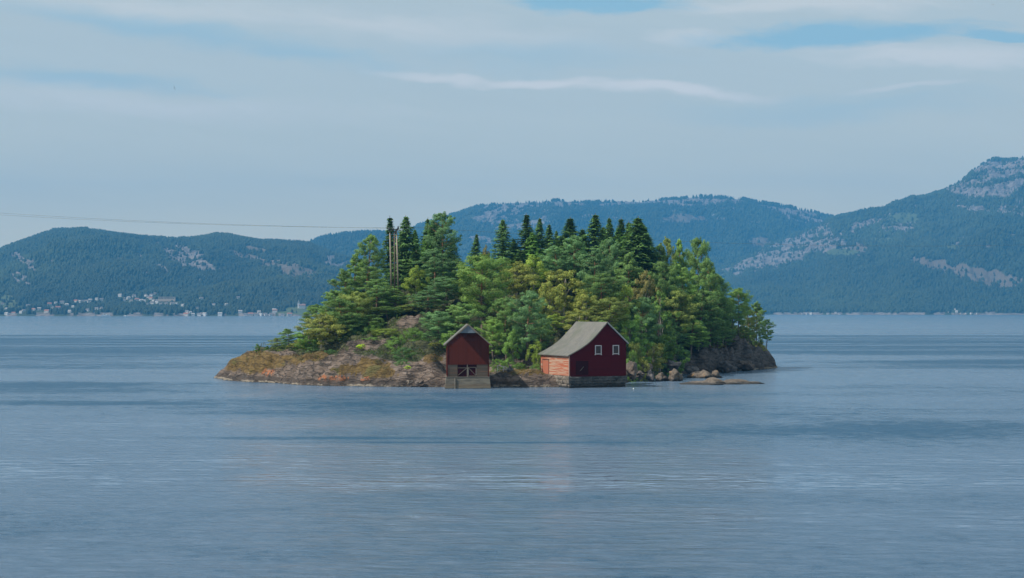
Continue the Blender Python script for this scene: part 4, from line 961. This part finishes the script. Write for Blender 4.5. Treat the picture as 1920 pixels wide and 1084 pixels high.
def broadleaf(seed, r=.30, base=.22, clumps=70, top=.8, low=False):
    rg = np.random.default_rng(seed); H = 10.0; Rm = H*r; tb = MB(); zc = H*(base+(1-base)*.48); hz_ = H*(1-base)*.52
    fork = H*base
    tb.tube([(0,0,-.4), (rg.uniform(-.1,.1),0,fork*.6), (rg.uniform(-.2,.2), rg.uniform(-.2,.2), fork), (rg.uniform(-.3,.3), rg.uniform(-.3,.3), H*.72), (0,0,H*.93)], [.17,.13,.12,.06,.015], 7)
    Cs = []; Ns = []; tones = []
    for i in range(clumps):
        q = rg.normal(size=3); q /= np.linalg.norm(q); rr = rg.uniform(.45, 1.0)**.6
        lob = 1+.28*math.sin(3*math.atan2(q[1], q[0])+seed)+.15*math.sin(5*q[2]+seed*2)
        wz = 1-.35*max(0, q[2])*(1-top)
        c = np.array([q[0]*Rm*rr*lob*wz, q[1]*Rm*rr*lob*wz, zc+q[2]*hz_*rr]); pr = rg.uniform(.35, .75)*Rm/2.6*(1.0)
        if i % 3 == 0: tb.tube([(0,0,max(fork*.8, c[2]-1.6-rg.uniform(0,1))), tuple(c*.55+np.array([0,0,c[2]*.40])), tuple(c)], [.05,.03,.01], 4)
        n = int(70*(pr/.5)**1.3)+20; p = rg.normal(size=(n, 3)); p /= np.linalg.norm(p, axis=1, keepdims=True); p *= rg.uniform(.2, 1.05, (n, 1))**.5; p[:, 2] *= .72
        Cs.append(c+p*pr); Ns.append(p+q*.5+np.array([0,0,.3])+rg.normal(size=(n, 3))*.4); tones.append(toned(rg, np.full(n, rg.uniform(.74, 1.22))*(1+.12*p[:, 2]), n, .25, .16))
    C = np.concatenate(Cs); n = len(C); v, f, c = quads(C, np.concatenate(Ns), rg.normal(size=(n, 3)), rg.uniform(.14, .28, n), rg.uniform(.11, .19, n), np.concatenate(tones), .6)
    return tb, v, f, c, 'birch_bark'
PROTO = {'pine': [pine(1), pine(2, .27, .22, 44), pine(3, .22, .36, 36), pine(4, .25, .18, 44, .8), pine(5, .29, .30, 44, 1.2), pine(6, .20, .15, 40, .7)],
         'spruce': [spruce(11), spruce(12, .21, .03), spruce(13, .17, .1, .8, 1.05), spruce(14, .22, .04, 1.0, .85), spruce(15, .20, .06, .9, 1.0)],
         'birch': [broadleaf(21), broadleaf(22, .26, .25), broadleaf(23, .34, .16, 80), broadleaf(24, .28, .2, 66, .6)],
         'bush': [broadleaf(31, .55, .02, 60, .9), broadleaf(32, .70, .0, 64, .8), broadleaf(33, .48, .0, 56, .5)]}
for k in PROTO:
    for i, (tb, v, f, c, bk) in enumerate(PROTO[k]):
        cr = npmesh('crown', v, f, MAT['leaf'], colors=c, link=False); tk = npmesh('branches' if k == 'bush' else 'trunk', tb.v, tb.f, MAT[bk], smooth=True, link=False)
        xy = np.percentile(np.hypot(v[:, 0], v[:, 1]), 96)*2; PROTO[k][i] = (cr, tk, xy)
TINT = {'dark': (.054,.092,.036), 'spruce': (.058,.098,.038), 'spruce_light': (.070,.125,.040), 'pine': (.072,.112,.044), 'pine_blue': (.070,.118,.064), 'pine_light': (.100,.150,.048), 'pine_olive': (.105,.122,.042),
        'birch': (.120,.150,.034), 'birch_yellow': (.130,.135,.040), 'olive': (.115,.118,.038), 'rusty': (.115,.10,.045), 'bright': (.085,.135,.042), 'lime': (.24,.30,.03), 'juniper': (.050,.092,.040), 'green': (.080,.130,.038), 'ochre_bush': (.15,.12,.035)}
TINT = {k: (v[0]*1.0, v[1]*1.08, v[2]*.82) for k, v in TINT.items()}
NAMES = {'pine': ('pine_tree', 'pine tree', 'pines of the island'), 'spruce': ('spruce_tree', 'spruce tree', 'spruces of the island'), 'birch': ('birch_tree', 'broadleaf tree', 'broadleaf trees of the island'), 'bush': ('bush', 'bush', 'bushes of the island')}
trg = random.Random(77)
def tree(kind, px, top, Y, wpx, tint, label, group=None):
    c = W(px, top, Y); g = gz(c.x, Y)-.12; h = max(.5, c.z-g)/10.0
    i = trg.randrange(len(PROTO[kind])); cr, tk, xy = PROTO[kind][i]
    nm, cat, grp = NAMES[kind]
    e = empty(nm, (c.x, Y, g), trg.uniform(0, 6.28), label, cat, group or grp)
    s = wpx*Y/F/xy*(1.65 if kind == 'spruce' else 1.0); e.scale = (s, s, h)
    if kind in ('spruce', 'pine'): e.rotation_euler = (trg.uniform(-.035, .035), trg.uniform(-.045, .045), e.rotation_euler.z)
    col_ = TINT[tint]; j = trg.uniform(.84, 1.18)*2.3
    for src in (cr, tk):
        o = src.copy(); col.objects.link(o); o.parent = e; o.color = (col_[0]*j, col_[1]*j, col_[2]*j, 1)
    return e
T = '''
spruce 736 404 286 44 dark slim dark spruce rising directly behind the power pylon
spruce 766 403 283 62 dark broad dark spruce just right of the power pylon
spruce 798 407 287 40 spruce dark spruce second to the right of the pylon, behind the lighter one
spruce 808 410 280 46 spruce_light lighter green spruce between the broad dark one and the tall pale conifer
pine 832 401 279 70 pine_blue tall pale green conifer forming the right end of the left clump of tall trees
spruce 822 420 288 50 dark dark spruce half hidden behind the tall pale green conifer
spruce 889 437 292 32 dark small lone dark spruce standing in the gap against the blue mountain
birch 910 462 276 28 rusty small rust-coloured treetop left of the pointed lone spruce
spruce 944 410 288 46 dark pointed dark spruce standing alone with blue mountain on both sides
spruce 987 400 289 42 dark dark spruce, the left and tallest of the trio in the middle
spruce 1007 407 292 38 spruce dark spruce, the middle one of the trio in the middle
spruce 1029 419 290 36 dark dark spruce, the right and lowest of the trio in the middle
spruce 1046 431 294 24 dark thin dark treetop just right of the trio of spruces
spruce 1069 407 288 58 spruce dense rounded dark spruce between the trio and the next tall spruce
spruce 1113 400 287 62 dark tall dark spruce with drooping sides, fourth group from the left
spruce 1145 406 290 40 dark narrow dark spruce left of the broad black-green one
spruce 1165 408 292 44 dark dark spruce top leaning on the broad black-green one
spruce 1190 405 284 92 dark very broad black-green spruce with the widest crown on the island
spruce 1214 440 286 60 dark dark lower spruce on the right flank of the broadest one
pine 1236 462 288 46 pine dark pine in the dip right of the broadest spruce
pine 1256 448 290 36 pine_olive small pointed pine standing up from the dip right of the broadest spruce
pine 1281 454 292 56 pine_light rounded light green pine left of the last tall pine on the right
pine 1312 451 296 58 pine tall ragged pine with side branches at the right shoulder of the wood
spruce 752 432 288 40 spruce low dark spruce filling the gap between pylon and broad dark spruce
spruce 783 428 289 36 spruce_light narrow green spruce between the two dark ones right of the pylon
spruce 846 444 284 36 spruce green spruce on the right flank of the tall pale conifer
spruce 962 448 291 38 spruce short spruce between the pointed lone spruce and the trio
spruce 998 434 287 40 spruce_light lighter green spruce in front of the trio
spruce 1054 438 289 34 spruce short spruce in front of the thin dark treetop
spruce 1091 428 290 46 spruce half hidden spruce between the rounded one and the tall drooping one
spruce 1130 424 291 38 dark lower dark spruce just right of the tall drooping one
spruce 1156 424 287 40 spruce_light greener spruce between the two narrow dark ones
spruce 1177 414 290 44 dark dark twin top touching the broadest spruce on its left
spruce 1205 418 288 54 spruce spruce merging with the broadest one on its right
spruce 978 470 280 56 spruce dark green spruce below the trio, its left foot
spruce 1015 465 282 60 spruce_light mid green spruce below the trio, its right foot
spruce 1130 455 282 60 spruce dark spruce filling the wood below the fourth group of tall spruces
pine 691 442 275 60 pine tall round-headed pine with bare trunk left of the power pylon
pine 664 478 270 56 pine_light shorter pine on the left slope beside the round-headed pine
pine 646 508 266 62 pine pine at the left outline of the wood above the shore
pine 625 545 264 60 pine low pine at the left outline, below the first pine of the slope
pine 706 525 262 76 pine broad pine standing below the round-headed pine
pine 668 550 260 78 pine_olive olive pine in the middle of the left slope
pine 740 542 264 58 pine_light light pine hiding the feet of the power pylon
pine 728 575 260 70 pine dark layered pine above the upper bare rock
pine 695 590 258 76 pine dense pine left above the upper bare rock
pine 650 595 256 70 pine pine between the leaning olive birch and the upper bare rock
spruce 782 470 279 56 spruce mid green spruce in front of the broad dark one by the pylon
birch 780 500 268 52 birch yellow-green birch between the pylon and the pale pine
pine 815 470 270 84 pine_blue blue-green pine below the tall pale conifer
pine 795 545 258 88 pine_blue large blue-green pine above the bushes left of the boathouse
pine 838 520 262 76 pine_blue blue-green pine above the boathouse ridge, left side
pine 770 570 262 66 pine_olive olive pine just above the upper bare rock
pine 862 490 272 62 pine pine behind the gap beside the small lone spruce
pine 905 482 256 116 pine_light largest light green pine, directly above and right of the boathouse roof
birch 880 505 262 60 birch yellow-green birch on the left flank of the largest pine
birch 968 492 264 90 olive olive birch with round head right of the largest pine
birch 1000 480 272 66 birch light green birch top below the trio of spruces
birch 1058 503 262 88 birch_yellow yellow-olive birch with the warmest leaves in the middle of the wood
birch 1030 530 256 60 birch_yellow smaller yellow birch left of the warm yellow-olive one
pine 1045 462 278 66 pine_blue blue-green pine behind the yellow-olive birch
pine 1080 445 280 66 pine_blue pale blue-green pine below the rounded dark spruce
pine 1110 468 274 72 pine_blue pale pine in the second row left of the wide pine
pine 1150 450 278 70 pine_blue pale pine in the second row below the narrow spruce
pine 1180 478 272 84 pine wide mid green pine below the broadest spruce
pine 1125 515 262 88 pine layered pine above the barn ridge, upper one
birch 1098 545 256 66 birch_yellow yellow-green birch just above the barn roof
pine 1140 560 254 78 pine_olive olive pine with long flat branches right above the barn roof
birch 1085 580 250 66 olive low olive tree behind the barn roof, left
birch 1130 600 250 70 green low green tree behind the barn ridge
pine 987 548 243 76 pine_blue slender front pine with a pale trunk, standing on the landing left of the barn
pine 950 560 250 70 pine mid green pine left of the slender front pine
pine 925 600 246 62 pine_light light pine just right of the boathouse roof
pine 1015 600 248 52 pine dark pine right of the slender front pine
birch 962 620 242 46 green low green tree on the landing between boathouse and front pine
birch 1040 590 252 60 birch light green birch behind the left end of the barn roof
birch 1005 640 240 34 birch small yellow-green birch at the corner of the barn side wall
pine 860 570 250 84 pine pine behind the left side of the boathouse roof
pine 820 585 250 70 pine_blue blue-green pine between the bushes and the boathouse
birch 845 620 243 44 bright bright green young tree at the left eave of the boathouse
birch 1211 505 268 56 rusty brownish birch right of the wide mid green pine
birch 1170 530 262 60 birch light green birch above the right end of the barn roof
pine 1245 495 280 76 pine mid green pine right of the brownish birch
birch 1238 543 266 62 bright bright green young birch in the right half of the wood
pine 1205 560 262 70 pine_blue blue-green pine left of the bright young birch
birch 1180 590 256 66 green green broadleaf tree above the right wall of the barn
pine 1280 500 286 76 pine_light light green pine below the rounded one on the right shoulder
pine 1325 490 290 60 pine dark ragged pine below the last tall pine
pine 1270 545 280 84 pine_olive olive pine in the middle of the right wing
pine 1310 545 284 76 pine pine in the middle of the right wing, beside the olive one
pine 1345 520 292 56 pine pine on the steep right outline of the wood
pine 1355 560 294 52 pine lower pine on the steep right outline of the wood
pine 1232 590 270 66 pine pine low in the right wing above the rounded boulders
pine 1262 600 276 60 pine_blue blue-green pine low in the right wing
pine 1295 600 280 66 pine_light light pine low in the right wing with trunk in view
pine 1330 590 286 62 pine pine low in the right wing above the grey cliff
birch 1200 625 255 56 green green broadleaf tree leaning over the rocks right of the barn
birch 1225 640 260 50 olive olive shrubby tree above the rounded boulders
birch 1265 640 270 56 green low green tree on top of the grey cliff, left
birch 1310 630 282 50 green low green tree on top of the grey cliff, middle
pine 1384 543 302 52 pine_light pointed light pine on the right tip of the island
pine 1360 600 296 48 pine pine between the cliff and the pointed light pine
pine 1403 575 306 40 pine_olive brownish pine right of the pointed light pine
pine 1418 568 309 40 pine dark pine near the right tip, second from the end
pine 1436 600 311 30 pine last small ragged pine at the very right tip
pine 1350 548 297 60 pine dense pine filling the slope left of the pointed light pine
pine 1372 572 300 50 pine_blue blue-green pine touching the pointed light pine on its left
pine 1340 610 292 56 pine dark low pine on top of the grey cliff, left of the pointed pine
pine 1395 612 303 44 pine dark low pine at the foot of the pointed light pine
birch 1375 628 300 40 ochre_bush yellowish low tree above the pale patch of the grey cliff
birch 602 588 252 92 olive leaning olive birch with pale trunk at the left end of the wood
birch 580 612 255 62 green low green tree at the left foot of the olive birch
pine 598 572 262 66 pine low dark pine behind the leaning olive birch
pine 640 560 256 84 pine broad dark pine right of and above the leaning olive birch
birch 566 636 257 44 olive low round shrubby tree at the far left foot of the wood
pine 685 500 268 70 pine dense pine in front of the round-headed pine on the left slope
birch 632 610 254 56 olive smaller olive birch right of the leaning one
pine 540 617 262 40 pine small pointed pine on the left headland
pine 518 634 264 34 pine_olive smaller stubby pine left of the pointed one on the headland
birch 482 644 262 15 green tiny round sapling, leftmost tree of the headland
spruce 501 648 264 14 spruce_light tiny conifer sapling between the round sapling and the stubby pine
'''
for line in T.strip().splitlines():
    k, px, top, Y, wp, ti, lab = line.split(None, 6); tree(k, float(px), float(top), float(Y), float(wp), ti, lab)
B = '''
565 648 258 34 juniper low dark juniper bush left of the leaning olive birch
588 650 252 34 juniper dark bush at the foot of the leaning olive birch
620 655 249 26 juniper upright dark juniper beside the lower bare rock
632 670 247 18 juniper small dark juniper right of the upright one
500 662 262 30 ochre_bush low ochre bush on the turf of the headland
530 662 259 36 olive low olive bush under the small pines of the headland
553 665 257 20 lime small yellow-green bush right of the headland pines
678 645 249 26 lime bright yellow-green bush above the ochre slab
700 632 250 40 green rounded green bush right of the middle bare rock
722 615 252 56 birch light green bush below the upper bare rock
700 606 256 44 green green bush left below the upper bare rock
672 618 256 50 juniper dark green bush above the middle bare rock
640 630 254 40 juniper dark bush above the left end of the middle bare rock
745 630 247 50 green broad green bush in the middle of the slope left of the boathouse
757 650 240 44 juniper dense blue-green juniper standing in front of the slope left of the boathouse
775 615 250 54 green green bush behind the dense juniper
790 640 247 44 bright bright green bush between the juniper and the boathouse
808 620 250 50 pine_blue blue-green bush left of the boathouse eave
765 688 234.5 15 lime small bright yellow-green bush at the waterline left of the boathouse
755 672 237 30 juniper low juniper skirt reaching down to the rocks
640 688 241 14 bright tiny green shrub on the rocks of the left shore
815 655 243 30 olive low olive bush on the rock beside the boathouse wall
935 672 240 30 green green bush behind the pale trestle
955 668 241 26 bright bright green bush behind the grey slab of stone
1007 655 239 20 birch tall yellow-green bush against the corner of the barn side wall
1005 682 236 22 bright low bright bush at the foot of the barn side wall
975 680 240 30 green dark green bush at the foot of the slender front pine
1185 655 248 34 green green bush against the right wall of the barn
1205 670 252 34 olive olive bush above the tall leaning boulder
1190 640 252 40 pine_olive dull green bush near the eave of the barn
1235 668 262 44 juniper dark bush above the rounded boulders
1280 655 278 40 juniper dark bush on the left part of the grey cliff
1325 645 289 36 green green bush on the middle of the grey cliff
1390 645 303 34 juniper dark bush on the right part of the grey cliff
1425 640 309 26 olive olive bush overhanging the right tip
1345 640 293 30 olive olive bush above the ochre capped cliff
'''
for line in B.strip().splitlines():
    px, top, Y, wp, ti, lab = line.split(None, 5); tree('bush', float(px), float(top), float(Y), float(wp), ti, lab)

# ------------------------------------------------------------------ undergrowth and grass (nobody could count these)
def scatter_leaves(name, n, tintlist, sz, per, region, seed, lab, cat, tall=.5):
    rg = np.random.default_rng(seed); xs = rg.uniform(-48, 54, n*6); ys = rg.uniform(228, 330, n*6)
    i = np.clip(np.searchsorted(gx, xs)-1, 0, len(gx)-2); j = np.clip(np.searchsorted(gy, ys)-1, 0, len(gy)-2)
    ok = region(i, j, xs, ys); xs, ys, i, j = xs[ok][:n], ys[ok][:n], i[ok][:n], j[ok][:n]; zs = GZ[j, i]; m_ = len(xs)
    hgt = rg.uniform(.5, 1.3, m_)*tall
    C = np.repeat(np.stack([xs, ys, zs], 1), per, 0); q = rg.normal(size=(m_*per, 3)); q /= np.linalg.norm(q, axis=1, keepdims=True)
    C = C+q*np.array([1, 1, .0])*np.repeat(hgt, per)[:, None]*.8; C[:, 2] += np.abs(q[:, 2])*np.repeat(hgt, per)*1.1
    base = np.array(tintlist)[rg.integers(0, len(tintlist), m_)]; c = np.repeat(base, per, 0)*rg.uniform(.7, 1.3, (m_*per, 1))
    N = rg.normal(size=C.shape); T_ = rg.normal(size=C.shape)*.6+np.array([0,0,.8])
    v, f, c = quads(C, N, T_, rg.uniform(.7, 1.3, len(C))*sz, rg.uniform(.4, .8, len(C))*sz, c)
    o = npmesh(name, v, f, MAT['leaf'], colors=c); o.color = (1,1,1,1); tag(o, lab, cat, kind='stuff')
scatter_leaves('undergrowth', 5200, [TINT['green'], TINT['juniper'], TINT['olive'], TINT['pine'], TINT['pine_olive']], .20, 26, lambda i, j, x, y: (forest[j, i] > .5) & (flat_zone(x, y) < .2), 5, 'low heather and fern undergrowth covering the forest floor of the island', 'undergrowth', .55)
scatter_leaves('grass', 1500, [(.22,.16,.04), (.16,.15,.04), (.26,.17,.05), (.12,.15,.035)], .14, 14, lambda i, j, x, y: (ochre[j, i] > .4) & (flat_zone(x, y) < .5), 6, 'dry ochre grass and moss on the rocks of the island', 'grass', .16)
scatter_leaves('meadow_grass', 500, [(.14,.17,.04), (.20,.20,.05), (.10,.14,.035)], .18, 16, lambda i, j, x, y: (np.abs(x-1.8) < 5.2) & (y > 233.8) & (y < 244) & (GZ[j, i] > .9) & ((x-8.13)*math.cos(R(24))+(y-228)*math.sin(R(24)) < -.25), 8, 'rough green grass on the landing between the boathouse and the barn', 'grass', .3)
